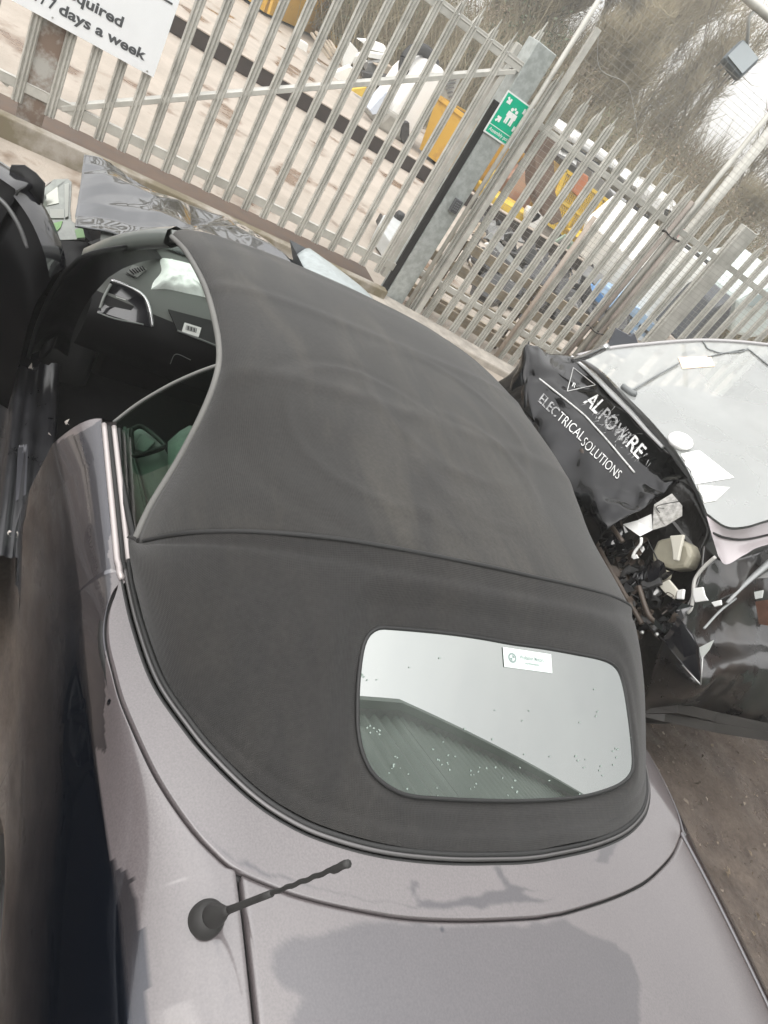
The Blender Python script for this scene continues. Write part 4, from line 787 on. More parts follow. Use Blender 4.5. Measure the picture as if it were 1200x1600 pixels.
chunk([(1028, 914), (1044, 905), (1058, 922), (1052, 936), (1040, 928)], -1.88, .02, 'white_bracket', mat('pale_neck', (.55, .53, .46), .4), .004)
chunk([(1058, 922), (1068, 920), (1066, 936), (1056, 936)], -1.88, .02, 'white_bracket', M_white, .004)
chunk([(1083, 919), (1098, 917), (1101, 930), (1106, 938), (1086, 941), (1083, 930)], -1.90, .01, 'broken_glass_flake', M_white, .002)
chunk([(1111, 941), (1126, 937), (1127, 945), (1116, 948)], -1.92, .01, 'broken_glass_flake', M_white, .002)
MB().tube(cr_(np.array([ony(*p, -1.85) for p in [(1002, 840), (1001, 850), (992, 862), (988, 872)]]), 14), .008, 6).build('hanging_wire', M_white, VAN)
chunk([(986, 868), (994, 866), (997, 872), (989, 874)], -1.84, .01, 'broken_glass_flake', M_white, .002)
MB().tube(cr_(np.array([ony(*p, -1.93) for p in [(1118, 870), (1102, 884), (1086, 905), (1083, 930), (1080, 950), (1074, 958)]]), 30), .009, 8).build('torn_wing_lip', mat('pale_torn_edge', (.42, .41, .39), .4), VAN)
MB().tube(cr_(np.array([ony(*p, y) for p, y in (((1136, 942), -2.2), ((1165, 912), -2.35), ((1215, 868), -2.6))]), 12), [*np.linspace(.008, .02, 12)], 8).build('door_edge_trim', mat('highlight_door_trim', (.30, .31, .31), .3), VAN)  # grey trim strip with the door edge's highlight put into its colour
MB().tube(cr_(np.array([ony(*p, y) for p, y in (((1100, 982), -2.0), ((1125, 955), -2.15), ((1150, 935), -2.3))]), 12), .006, 6).build('door_edge_trim', mat('highlight_door_trim', (.30, .31, .31), .3), VAN)
chunk([(1035, 1000), (1060, 965), (1082, 990), (1092, 1012), (1095, 1069), (1070, 1042)], [-1.84, -1.86, -1.86, -1.83, -1.78, -1.8], .006, 'torn_wing_spike', M_blackpaint, 0)
chunk([(1092, 1012), (1115, 1000), (1108, 1015), (1096, 1030)], -1.84, .004, 'pale_reflector', mat('pale_film', (.5, .52, .5), .3), 0)
MB().tube(np.array([ony(*p, -1.77) for p in [(1066, 1039), (1095, 1070)]]), .003, 6).tube(np.array([ony(*p, -1.77) for p in [(1095, 1070), (1098, 1025)]]), .003, 6).build('edge_glint', M_brk, VAN)  # bright tubes model the glint along the torn wing's edges
chunk([(1178, 925), (1192, 922), (1190, 934), (1180, 936)], -2.3, .01, 'mirror_shard', mat('pale_film', (.5, .52, .5), .3), 0)
chunk([(1180, 940), (1240, 930), (1240, 985), (1186, 975)], -2.45, .01, 'rusty_panel', mat('reddish_rust', (.09, .045, .03), .5, var=.4, vscale=30), 0)
r9 = random.Random(77); reg = [(890, 770), (940, 800), (975, 845), (1010, 850), (1060, 940), (1075, 960), (1030, 1010), (985, 1000), (945, 890), (915, 830)]
n_ = 0
while n_ < 92:
    u, v = r9.uniform(885, 1080), r9.uniform(760, 1060)
    if not inpoly(np.array([u]), np.array([v]), reg)[0]: continue
    n_ += 1; c = ony(u, v, r9.uniform(-2.0, -1.82)); m_ = r9.choice([M_vgrey, M_vgrey, M_black, M_black, M_black, M_rustp, M_rustp, M_blackpaint, M_blackpaint, M_brk]); mb = MB(); s0 = r9.choice([r9.uniform(.010, .03), r9.uniform(.02, .055)]); Mr = rotm(r9.uniform(0, 3), r9.uniform(0, 3), r9.uniform(0, 3)); kd = r9.random()
    if kd < .30: mb.box(c, (s0 * 2, s0, s0 * .4), Mr); nm = 'broken_bracket'
    elif kd < .45: mb.tube(cr_(np.array([c + Mr @ np.array([k_ * s0, r9.gauss(0, s0 * .6), r9.gauss(0, s0 * .5)]) for k_ in range(-2, 3)]), 14), min(.006, s0 * .10), 6); nm = 'broken_hose'
    elif kd < .58: mb.lathe([(s0 * .3, -s0 * .5), (s0 * .6, -s0 * .4), (s0 * .6, s0 * .3), (s0 * .35, s0 * .4), (s0 * .3, s0 * .1)], c, 12, Mr); nm = 'broken_housing'
    else:
        n5 = r9.randint(3, 6); mb.prism([c + Mr @ np.array([s0 * r9.uniform(.5, 1.2) * math.cos(k_ * 6.28 / n5), s0 * r9.uniform(.5, 1.2) * math.sin(k_ * 6.28 / n5), 0]) for k_ in range(n5)], Mr @ np.array([0, 0, .006])); nm = 'broken_panel'
    mb.build(nm, m_, VAN, smooth=False, bevel=.002)
for px in ([(895, 690), (920, 735), (955, 790)], [(905, 760), (935, 800), (960, 835)], [(985, 905), (1000, 950), (1015, 965)], [(900, 790), (925, 850), (990, 965)]):
    MB().tube(cr_(np.array([ony(*p, -1.72) for p in px]), 16) - [0, .1, .03], .013, 8).build('bent_crossmember', M_rustp, VAN)
for u, v in ((1003, 988), (1026, 991)):
    MB().lathe([(.0, -.004), (.010, -.004), (.011, 0), (.007, .006), (.0, .006)], ony(u, v, -1.84), 12, rotm(-1.2, .3, 0)).build('bright_bolt', M_brk, VAN)
for k_ in range(46):
    u, v = r9.uniform(885, 1075), r9.uniform(760, 1050)
    while not inpoly(np.array([u]), np.array([v]), reg)[0]: u, v = r9.uniform(885, 1075), r9.uniform(760, 1050)
    c = ony(u, v, r9.uniform(-1.98, -1.84)); Mr = rotm(r9.uniform(0, 3), r9.uniform(0, 3), r9.uniform(0, 3)); s0 = r9.uniform(.03, .09); gu, gv = np.meshgrid(np.linspace(0, 1, 9), np.linspace(0, 1, 7), indexing='ij')
    dz = lnoise(np.c_[gu.ravel(), gv.ravel()], 3, 3, .35, 400 + k_) ; Pq = np.c_[(gu.ravel() - .5) * 2 + .3 * dz, (gv.ravel() - .5) * r9.uniform(.5, 1.6) + .2 * dz, dz] * s0
    link('crumpled_sheet', *gridf((c + Pq @ Mr.T).reshape(9, 7, 3)), r9.choice([M_blackpaint, M_blackpaint, M_black, M_vgrey, M_rustp]), VAN, smooth=False)
for k_ in range(14):
    u, v = r9.uniform(900, 1040), r9.uniform(790, 1010); a = ony(u, v, -1.86); MB().tube(cr_(np.array([a + np.array([r9.gauss(0, .02) * q, r9.gauss(0, .015), r9.gauss(0, .02) * q]) for q in range(5)]), 24), r9.uniform(.0015, .004), 5).build('loose_cable', M_rubber, VAN)
wheel(1.12, -2.40, VAN, .33, 'wheel', -1)
chunk([(985, 1080), (1060, 1098), (1120, 1112), (1240, 1138), (1240, 1150), (1120, 1130), (1040, 1112), (990, 1100)], [-2.0, -2.1, -2.4, -2.95, -2.95, -2.4, -2.1, -2.0], .05, 'sill_skirt', mat('brown_dirty_skirt', (.018, .015, .013), .6, var=.4), .02)
MB().box((1.9, -4.9, 1.1), (1.86, 2.9, 1.5)).box((1.9, -4.9, 1.9), (1.7, 2.6, .2)).build('body_shell', M_blackpaint, VAN, smooth=False, bevel=.08)
MB().box((1.95, -2.9, .5), (1.7, 1.4, .5)).build('floor_pan', M_black, VAN, smooth=False)
wheel(1.05, -5.4, VAN, .33, 'wheel', -1); wheel(2.75, -2.40, VAN, .33, 'wheel', 1); wheel(2.75, -5.4, VAN, .33, 'wheel', 1)

# ================================================================ GATE, POSTS, SIGNS, FENCE
GX = 5.85
M_gal2 = mat('weathered_galvanised_pale', (.40, .392, .355), .55, metal=.25, col2=(.55, .54, .495), c2pos=(.35, .65), vscale=5, bump=.04, bscale=80)
M_galrust = mat('rust_stained_steel', (.20, .145, .11), .7, col2=(.40, .39, .36), c2pos=(.42, .56), vscale=5)
def pale_mesh(h, w=.074, d=.018, spike=True):
    yy = np.array([-1, -.72, -.38, -.12, .12, .38, .72, 1]) * w / 2; xx_ = np.array([0, d, .004, d * .9, d * .9, .004, d, 0]) - d
    t = .003; zs = [0, h - .08, h - .03] if spike else [0, h]
    F3 = []; rows = []
    for z in zs: rows.append((z, np.ones(8)))
    top = [h - .05, h - .015, h - .035, h + .055, h + .055, h - .035, h - .015, h - .05] if spike else [h] * 8
    mb = MB(); fr_ = np.array([[(-xx_[i], yy[i], z) for i in range(8)] for z in (0, h - .09)] + [[(-xx_[i] * (.6 if spike else 1), yy[i] * (.8 if spike else 1), top[i]) for i in range(8)]])
    bk_ = fr_ + [t, 0, 0]; mb.grid(fr_); mb.grid(bk_[:, ::-1])
    for A_, B_ in ((fr_[:, 0], bk_[:, 0]), (bk_[:, -1], fr_[:, -1]), (fr_[-1], bk_[-1]), (bk_[0], fr_[0])): mb.grid(np.array([A_, B_]))
    return mb
GATE = thing('palisade_gate', (GX, -.5, 0), 'wide galvanised palisade gate with diagonal brace, carrying the white sign', 'gate')
ys_g = [onx(u, 0 * u + 160 + .479 * (u - 22), GX)[1] for u in (23,)]
bx = [(10, 157), (24, 164), (75, 190), (114, 209), (152, 227), (187, 244), (222, 261), (256, 276), (287, 290), (318, 308), (349, 322), (379, 335), (409, 345), (436, 361), (462, 374), (487, 386), (514, 399), (538, 411), (562, 423), (585, 434)]
yb = np.array([onx(*p, GX)[1] for p in bx])
pitch = np.polyfit(np.arange(3, 20), yb[3:], 1)
yp = [yb[1], yb[2]] + [pitch[0] * k_ + pitch[1] for k_ in range(3, 20)]
yp += [yb[1] + .26, yb[1] + .44, yb[1] + .62]
ZB = .23; HP = 2.50
pm = pale_mesh(HP - ZB); P0 = None
for i, y in enumerate(yp):
    Vp = np.array(pm.V) + [GX, y, ZB]
    o = link('pale', Vp, pm.F, M_gal2, GATE, smooth=False)
b_ = MB().box((GX + .035, -.2, ZB + .12), (.045, 4.6, .075)).box((GX + .02, -.2, ZB + .155), (.02, 4.6, .008)); b_.build('bottom_rail', M_gal2, GATE, smooth=False, bevel=.004)
MB().box((GX + .035, -.2, 2.37), (.045, 4.6, .085)).box((GX + .012, -.2, 2.385), (.008, 4.6, .012)).build('top_rail', M_gal2, GATE, smooth=False, bevel=.004)
bra = onx(96, 168, GX + .05); brb = onx(803, 110, GX + .05)
MB().bar(bra, brb, .04, .085, (1, 0, 0)).build('diagonal_brace', M_gal2, GATE, smooth=False, bevel=.004)
MB().bar(onx(14, 133, GX + .05), onx(-60, 60, GX + .05), .03, .055, (1, 0, 0)).build('diagonal_brace', M_gal2, GATE, smooth=False)
ystile = onx(55, 150, GX)[1]
MB().box((GX + .06, ystile, 1.3), (.06, .185, 2.36)).build('meeting_stile', M_galrust, GATE, smooth=False, bevel=.004)
MB().box((GX + .045, -2.21, 1.36), (.06, .05, 2.28)).build('end_stile', M_gal2, GATE, smooth=False, bevel=.004)
bolts = [MB().lathe([(.0, .006), (.008, .005), (.009, 0)], (GX - .02, y, 2.395), 8, rotm(0, -math.pi / 2, 0)).build('bolt', M_gal, GATE) for y in yp[2:19]]
SIGN = thing('notice_board', (GX - .03, 1.3, .84), 'large white notice board with grey lettering fixed to the gate', 'sign')
c1 = onx(240, 120, GX - .03); ez = np.array([0, 0, 1.]); eyv = np.array([0, -1., 0])
x_r = c1[1]; zb_ = c1[2] - .005
MB().box((GX - .032, x_r + .65, zb_ + .4), (.004, 1.3, .8)).build('sign_board', mat('white_sign_board', (.80, .82, .83), .35, var=.03, vscale=3), SIGN, smooth=False, bevel=.001)
M_ink = mat('grey_sign_ink', (.07, .075, .08), .5)
def on_sign(u, v): return onx(u, v, GX - .0365)
p1 = on_sign(91, 20); p2 = on_sign(226, 95); h_ = on_sign(220, 73)[2] - on_sign(224, 93)[2]
Vt, Ft = flat_text('days a week', p1 * [1, 1, 0] + [0, 0, (p1[2] + p2[2]) / 2], eyv, ez, .066, .03, abs(p1[1] - p2[1])); link('sign_lettering', Vt, Ft, M_ink, SIGN, smooth=False)
p3 = on_sign(81, -2); 
zl1 = (p1[2] + p2[2]) / 2
Vt, Ft = flat_text('24 / 7', [GX - .0365, p1[1] + .215, zl1], eyv, ez, .066, .03, .19); link('sign_lettering', Vt, Ft, M_ink, SIGN, smooth=False)
q2 = on_sign(190, 43); zl2 = q2[2]; 
Vt, Ft = flat_text('required', [GX - .0365, q2[1] + .42, zl2], eyv, ez, .066, .03, .42); link('sign_lettering', Vt, Ft, M_ink, SIGN, smooth=False)
u1 = on_sign(269, 8)
MB().box((GX - .036, u1[1] + .25, u1[2] + .006), (.003, .5, .013)).build('sign_rule', M_ink, SIGN, smooth=False)
for u, v in ((82, 27), (230, 111)): MB().lathe([(.0, .004), (.006, .003), (.007, 0)], on_sign(u, v), 10, rotm(0, -math.pi / 2, 0)).build('rivet', M_gal, SIGN)

# gate post
POST = thing('gate_post', (GX + .07, -2.445, 0), 'broad galvanised box gate post carrying the green sign and keypad', 'post')
MB().box((GX + .10, -2.445, 1.3), (.2, .225, 2.6)).build('post_body', mat('spangled_galvanised', (.36, .385, .37), .45, metal=.3, col2=(.46, .49, .475), c2pos=(.4, .6), vscale=16, detail=3), POST, smooth=False, bevel=.006)
MB().box((GX + .02, -2.298, 1.03), (.05, .062, 2.06)).build('rubber_buffer', M_rubber, POST, smooth=False, bevel=.008)
MB().add(np.array(pale_mesh(2.7).V) + [GX + .12, -2.38, 0], pale_mesh(2.7).F).build('end_pale', M_gal2, POST, smooth=False)
AS = thing('assembly_sign', (GX - .02, -2.48, 1.8), 'green assembly point sign with white arrows and two figures', 'sign')
sy0, sy1, sz0, sz1 = -2.315, -2.645, 1.805, 2.18
MB().box((GX - .012, (sy0 + sy1) / 2, (sz0 + sz1) / 2), (.006, sy0 - sy1, sz1 - sz0)).build('sign_board', mat('white_sign_edge', (.80, .82, .80), .4), AS, smooth=False)
M_green = mat('sign_green', (.0, .42, .24), .4)
def sp_(a, b, off): return np.array([GX - .0155 - off, sy0 + (sy1 - sy0) * a, sz0 + (sz1 - sz0) * b])
def spoly(pts, off, name, m): 
    P_ = np.array([sp_(a, b, off) for a, b in pts]); return MB().prism(P_, (.0012, 0, 0)).build(name, m, AS, smooth=False)
spoly([(.045, .235), (.955, .235), (.955, .965), (.045, .965)], .001, 'green_field', M_green)
spoly([(.045, .04), (.955, .04), (.955, .215), (.045, .215)], .001, 'green_field', M_green)
M_sw = mat('sign_white', (.82, .84, .82), .4)
def arrow(cx_, cy_, ang):
    pts = [(0, .085), (.085, 0), (.05, -.035), (.025, -.01), (.025, -.09), (-.025, -.09), (-.025, -.01), (-.05, -.035), (-.085, 0)]; ca, sa = math.cos(ang), math.sin(ang)
    P_ = np.array([sp_(cx_, cy_, .003) + np.array([0, -1, 0]) * (x * ca - y * sa) * .375 + ez * (x * sa + y * ca) * .375 for x, y in pts]); MB().prism(P_, (.001, 0, 0)).build('white_arrow', M_sw, AS, smooth=False)
arrow(.20, .83, math.radians(-135)); arrow(.80, .83, math.radians(135)); arrow(.20, .40, math.radians(-45)); arrow(.80, .40, math.radians(45))
for cx_, cy_, sc_ in ((.42, .58, 1), (.58, .58, 1)):
    body = [(-.075, .09), (.075, .09), (.085, -.03), (.055, -.03), (.052, -.18), (.008, -.18), (.0, -.06), (-.008, -.18), (-.052, -.18), (-.055, -.03), (-.085, -.03)]
    spoly([(cx_ + x, cy_ + y) for x, y in body], .003 + .001 * (cx_ > .5), 'white_figure', M_sw)
    a_ = np.linspace(0, 6.28, 16)[:-1]; spoly([(cx_ + .045 * math.cos(t), cy_ + .14 + .04 * math.sin(t)) for t in a_], .003, 'figure_head', M_sw)
spoly([(.5 + .035 * math.cos(t), .76 + .03 * math.sin(t)) for t in np.linspace(0, 6.28, 14)[:-1]], .003, 'figure_head', M_sw)
Vt, Ft = flat_text('Assembly point', sp_(.10, .095, .003), eyv, ez, .030, .012, .33 * .8); link('sign_lettering', Vt, Ft, M_sw, AS, smooth=False)
KP = thing('keypad', (GX - .02, -2.52, 1.2), 'small grey keypad box low on the broad gate post', 'keypad')
k0 = onx(712, 322, GX - .02)
MB().box((GX - .02, k0[1], k0[2]), (.04, .085, .13)).build('keypad_box', mat('keypad_grey', (.12, .125, .13), .4, metal=.4), KP, smooth=False, bevel=.006)
for r_ in range(4):
    for c_ in range(3): MB().box((GX - .042, k0[1] + .02 - .02 * c_, k0[2] + .035 - .022 * r_), (.006, .012, .013)).build('key', mat('key_grey', (.25, .26, .27), .4, metal=.5), KP, smooth=False)
KERB = MB(); KERB.box((5.73, 2.4, .07), (.11, 9.3, .17)); tag(KERB.build('kerb', mat('mossy_concrete_kerb', (.17, .145, .095), .8, col2=(.36, .33, .29), c2pos=(.44, .60), vscale=1.9), smooth=False, bevel=.01), 'long mossy concrete kerb under the palisade gate', 'kerb')
MB().box((GX + .31, -.2, .012), (.72, 4.2, .05)).build('gate_track', mat('shadowed_wet_dirt', (.105, .068, .045), .7, var=.3), KERB and None)  # wet brown dirt with the gate gap's shadow put into its colour
tag(bpy.data.objects['gate_track'], 'brown wet dirt track under the gate, gap shadow in its colour', 'track')

# palisade fence right of the post
FP0 = np.array([5.85, -2.6, 0]); FD = np.array([-.242, -.970, 0]); FD /= np.linalg.norm(FD); FN = np.array([FD[1], -FD[0], 0])   # FN towards camera (-x)
if FN[0] > 0: FN = -FN
def fpt(s, z, off=0.): return FP0 + FD * s + np.array([0, 0, z]) + FN * off
def fs(u, v, off=0.): P_ = onp(u, v, FP0 + FN * off, FN); return (P_ - FP0) @ FD, P_[2]
FENCE = thing('palisade_fence', FP0 + FD * 2, 'run of pointed galvanised fence pales right of the gate post', 'fence')
tips = [(880, 114), (901, 132), (924.5, 151), (945, 169), (964.5, 185.5), (984, 205), (1003, 217), (1022, 234), (1039.5, 250), (1056, 264), (1073, 277.5), (1105.5, 305), (1121, 317.5), (1137, 330.5), (1151, 342.5), (1164.5, 355), (1198, 381)]
st_ = [fs(*t) for t in tips]; ss = [s for s, z in st_]; ss.insert(11, (ss[10] + ss[11]) / 2); dp = (ss[10] - ss[0]) / 10
ss += [ss[-1] + dp * k_ for k_ in range(1, 14)]
angf = math.atan2(FD[1], FD[0]); RF = rotm(0, 0, angf + math.pi / 2)
for s in ss:
    h_ = 2.49 - .028 * s; pmf = pale_mesh(h_ - .03, .084); Vp = np.array(pmf.V) @ RF.T + fpt(s, .03); link('pale', Vp, pmf.F, M_gal2, FENCE, smooth=False)
for z in (.42, 2.10): MB().bar(fpt(-.05, z, -.03), fpt(5.8, z - .05, -.03), .045, .06).build('fence_rail', M_gal2, FENCE, smooth=False, bevel=.004)
sw_, zw = fs(1170, 362)
MB().bar(fpt(sw_, -.1, -.02), fpt(sw_, 2.46, -.02), .18, .10, FN).build('fence_post', M_gal2, FENCE, smooth=False, bevel=.006)
MB().bar(fpt(sw_ + 1.4, -.1, -.05), fpt(sw_ + 1.4, 2.46, -.05), .18, .10, FN).build('fence_post', M_gal2, FENCE, smooth=False, bevel=.006)
# weld mesh sheet tied in front of the pales, standing above them
wm = MB(); s0_, s1_ = .10, 6.4
def wire(a, b, w=.0032): 
    a = np.array(a); b = np.array(b); d = b - a; d /= np.linalg.norm(d); q = np.cross(d, FN); wm.add([a - q * w / 2, a + q * w / 2, b + q * w / 2, b - q * w / 2], [(0, 1, 2, 3)])
for z in np.arange(.1, 3.35, .05): wire(fpt(s0_, z, .035), fpt(s1_, z, .035), .0026)
for s in np.arange(s0_, s1_, .10): wire(fpt(s, .05, .037), fpt(s, 3.35, .037), .0026)
tag(wm.build('wire_mesh_panel', mat('mesh_wire', (.34, .33, .30), .5, metal=.3), smooth=False), 'tall fine wire mesh sheet rising above the fence pales', 'mesh fence')
def pole(name, top, z1, r, lab, off=-.06, m=M_gal2, y0=0):
    s, z = fs(*top, off); b = MB().tube(np.array([fpt(s, 0, off), fpt(s, z1, off)]), r, 12); return tag(b.build(name, m), lab, 'pole', 'poles standing behind the fence'), s
pole('scaffold_pole', (832, 165), 4.2, .022, 'tall thin scaffold pole close beside the gate post', .06)
sA, _ = fs(903, 95, .05); 
tag(MB().bar(fpt(sA, 0, .05), fpt(sA, 2.93, .05), .055, .05, FN).build('angle_iron_post', M_gal2, smooth=False, bevel=.003), 'square galvanised stake ending just above the pales next to the gate post', 'post', 'poles standing behind the fence')
o, s3 = pole('scaffold_pole', (1055, 360), 4.3, .026, 'tall scaffold pole at the middle of the right fence, leaning brown pole beside it', .07)
tag(MB().tube(np.array([fpt(s3 - .10, 0, .08), fpt(s3 - .055, 2.35, .08)]), .024, 12).build('scaffold_pole', mat('rusty_pole', (.22, .19, .165), .6, var=.3)), 'shorter brownish pole tied to the tall scaffold pole', 'pole', 'poles standing behind the fence')
tag(MB().tube(np.array([fpt(s3 + .075, 0, .08), fpt(s3 + .07, 2.0, .08)]), .024, 12).build('scaffold_pole', mat('rusty_pole', (.22, .19, .165), .6, var=.3)), 'low brown pole on the right side of the tied pole bundle', 'pole', 'poles standing behind the fence')
sB, _ = fs(835, 470, .06)
tag(MB().tube(np.array([fpt(sB + .02, 0, .06), fpt(sB - .01, 1.75, .06)]), .024, 12).build('scaffold_pole', mat('pinkish_pole', (.38, .32, .27), .6, var=.2)), 'pinkish rusty pole leaning against the pales behind the car roof', 'pole', 'poles standing behind the fence')
for i, z in enumerate((.85, 2.0)):
    a_ = np.linspace(0, 2 * np.pi, 20); q = np.array([fpt(s3 + .0 + .115 * math.cos(t), z + .01 * math.sin(3 * t), .07 + .045 * math.sin(t)) for t in a_]); tag(MB().tube(q, .006, 6, cap=False).build('cable_tie', M_rubber), ['black cable tie low round the pole bundle', 'black cable tie high round the pole bundle'][i], 'cable tie', 'cable ties round the poles')
wl_ = cr_(np.array([fpt(sA, 2.93, .05), fpt(sA + .2, 2.72, .06), fpt(sA + .5, 2.75, .05), fpt(sA + .75, 2.6, .05), fpt(sA + 1.1, 2.35, .05), fpt(sA + 1.5, 2.45, .05)]), 60)
tag(MB().tube(wl_, .002, 5).build('loose_wire', M_gal), 'loose grey wire trailing along the mesh top from the short stake', 'wire')
# floodlight on an arm from a mast at the right
FL = thing('floodlight', onx(1155, 95, 6.4), 'grey square floodlight hanging against the pale sky', 'floodlight')
fc = onx(1155, 95, 6.4); e_r = -np.array([math.sin(-.6), math.cos(.6), 0]); Mr = rotm(math.radians(12), math.radians(20), math.radians(-35))
M_fl = mat('floodlight_grey', (.11, .13, .14), .5)
mb = MB(); mb.box(fc, (.14, .28, .26), Mr); mb.build('lamp_housing', M_fl, FL, smooth=False, bevel=.04)
MB().box(fc + Mr @ np.array([-.085, 0, 0]), (.012, .23, .20), Mr).build('lamp_glass', mat('lamp_glass_grey', (.25, .28, .29), .15), FL, smooth=False)
for k_ in range(5): MB().box(fc + Mr @ np.array([.09, -.12 + .06 * k_, .0]), (.04, .01, .26), Mr).build('cooling_fin', M_fl, FL, smooth=False)
armA = onx(1160, -10, 6.4); armB = onx(1235, 55, 6.4)
mast = armB + (armB - armA) * .8
MB().tube(np.array([fc + [0, 0, .1], fc * .5 + armA * .5 + [0, 0, .1], armA * .7 + armB * .3]), .018, 8).build('bracket', M_gal, FL)
LM = thing('lamp_mast', (mast[0], mast[1], 0), 'galvanised lamp mast arm crossing the top right corner', 'lamp mast')
MB().tube(np.array([armA * 1.0 - (armB - armA) * .15, armB, mast]), .045, 12).build('arm', M_gal2, LM)
MB().tube(np.array([mast * [1, 1, 0], mast + [0, 0, .1]]), .06, 14).build('mast', M_gal2, LM)

# ================================================================ THE YARD BEHIND THE FENCE
r9 = random.Random(5)
M_rust = mat('rusty_brown_steel', (.10, .065, .045), .75, col2=(.19, .135, .10), c2pos=(.35, .65), vscale=3, bump=.1, bscale=20)
M_yel = mat('scuffed_yellow_paint', (.52, .30, .035), .6, col2=(.30, .15, .05), c2pos=(.55, .75), vscale=2.5)
M_yel2 = mat('yellow_plastic', (.62, .43, .06), .55, var=.15)
M_dirtywhite = mat('dirty_white_panel', (.72, .72, .69), .5, var=.08, vscale=2)
M_wood = mat('weathered_timber', (.30, .25, .19), .8, var=.3, vscale=5)
M_blue = mat('pale_blue_plastic', (.30, .42, .56), .5, var=.15)
M_darkscrap = mat('dark_oily_scrap', (.035, .035, .035), .5, var=.6, vscale=8, bump=.3, bscale=15)
M_greyscrap = mat('grey_scrap', (.17, .17, .165), .5, var=.4, vscale=6)
M_lgrey = mat('light_grey_metal', (.40, .41, .40), .45, metal=.3, var=.2)
beam_o = MB().box((13.72, -8.6, .13), (.22, 19, .26)); beam_o = beam_o.build('steel_beam', mat('dark_brown_beam', (.030, .022, .019), .7, var=.4), smooth=False, bevel=.01); tag(beam_o, 'long dark steel beam lying across the pale yard beyond the gate', 'beam')
MB().box((13.72, -8.6, .272), (.26, 19, .02)).build('lit_top', mat('lit_beam_top', (.36, .31, .26), .8, var=.2), beam_o, smooth=False)  # pale strip puts the beam's lit upper face into colour
def pbox(name, px, x, depth, m, lab, cat, group=None, bevel=.02, parent=None, zfix=None):
    P_ = np.array([onx(u, v, x) for u, v in px])
    if zfix is not None: P_[:, 2] = np.maximum(P_[:, 2], zfix)
    o = MB().prism(P_, (depth, 0, 0)).build(name, m, parent, smooth=False, bevel=bevel)
    return tag(o, lab, cat, group) if lab else o
def skip(name, c, rz, L_, W_, H_, m_out, m_in, lab):
    t = thing(name, (0, 0, 0), lab, 'skip')
    a, b_ = L_ / 2, W_ / 2; out_ = [(-a, -b_ * .8, .08), (a, -b_ * .8, .08), (a * 1.2, -b_, H_), (-a * 1.2, -b_, H_)]
    def quad(p, nm, m): Q = np.array(p, float); n = np.cross(Q[1] - Q[0], Q[2] - Q[0]); n /= np.linalg.norm(n); return MB().prism(Q, n * .05).build(nm, m, t, smooth=False)
    quad([(-a, -b_ * .8, .08), (a, -b_ * .8, .08), (a * 1.2, -b_, H_), (-a * 1.2, -b_, H_)], 'side', m_out); quad([(-a, b_ * .8, .08), (a, b_ * .8, .08), (a * 1.2, b_, H_), (-a * 1.2, b_, H_)], 'side', m_in)
    quad([(-a, -b_ * .8, .08), (-a, b_ * .8, .08), (-a * 1.2, b_, H_), (-a * 1.2, -b_, H_)], 'end', m_out); quad([(a, -b_ * .8, .08), (a, b_ * .8, .08), (a * 1.2, b_, H_), (a * 1.2, -b_, H_)], 'end', m_in)
    quad([(-a, -b_ * .8, .08), (a, -b_ * .8, .08), (a, b_ * .8, .08), (-a, b_ * .8, .08)], 'base', m_in)
    rim = MB(); cs = [(-a * 1.2, -b_), (a * 1.2, -b_), (a * 1.2, b_), (-a * 1.2, b_)]
    for i in range(4): rim.bar((*cs[i], H_), (*cs[(i + 1) % 4], H_), .09, .09)
    rim.build('rim', m_out, t, smooth=False)
    for s_ in (-.5, .5): MB().box((s_ * L_, -b_ * .92, H_ * .5), (.1, .08, H_ * .9), rotm(-.12 * 1, 0, 0)).build('rib', m_out, t, smooth=False)
    t.location = (c[0], c[1], 0); t.rotation_euler[2] = rz; return t
skip('yellow_skip', (27.2, -5.1), math.radians(-39.7), 4.4, 2.0, 2.0, M_yel, M_rust, 'long yellow skip far back at the top of the yard')
skip('yellow_skip', (16.9, -8.3), math.radians(-58), 1.9, 1.6, 1.25, M_yel, M_rust, 'small yellow skip with rusty insides beside the white tank')
pbox('yellow_digger_arm', [(516, 48), (530, 60), (545, 82), (535, 90), (520, 78)], 27, .6, M_yel, 'orange tipped bucket at the right end of the long yellow skip', 'bucket')
pbox('dark_vehicle', [(395, -15), (430, -15), (432, 18), (410, 14)], 30, 2.5, M_darkscrap, 'dark vehicle end at the very back of the yard', 'vehicle', bevel=.1)
# heap of white panels and planks
def heap_box(name, px, x, th, m, lab, cat, group): return pbox(name, px, x, th, m, lab, cat, group, .01)
W = 'white scrap panels heaped in the yard'
for i, (px, x) in enumerate(([(465, 62), (480, 72), (476, 84), (462, 76)], 22.6), ) if False else enumerate([([(462, 58), (482, 70), (478, 86), (458, 76)], 22.6), ([(484, 88), (505, 105), (500, 122), (480, 108)], 21.8), ([(536, 76), (548, 66), (560, 80), (545, 108), (535, 104)], 21.5), ([(520, 115), (548, 104), (560, 114), (540, 126), (522, 126)], 21.0), ([(560, 62), (582, 64), (602, 72), (606, 84), (580, 78)], 22.4), ([(578, 82), (604, 86), (598, 94), (576, 90)], 22.2), ([(548, 92), (566, 84), (574, 96), (556, 108)], 21.7)]):
    heap_box('white_scrap', px, x, .25, M_dirtywhite, ['flat white panel at the left foot of the white heap', 'white panel lying flat below the planks', 'tall white sheet standing in the heap', 'crumpled white sheet at the heap front', 'white curved bumper on top of the heap', 'thin white strip under the curved bumper', 'small white offcut in the heap middle'][i], 'scrap', W)
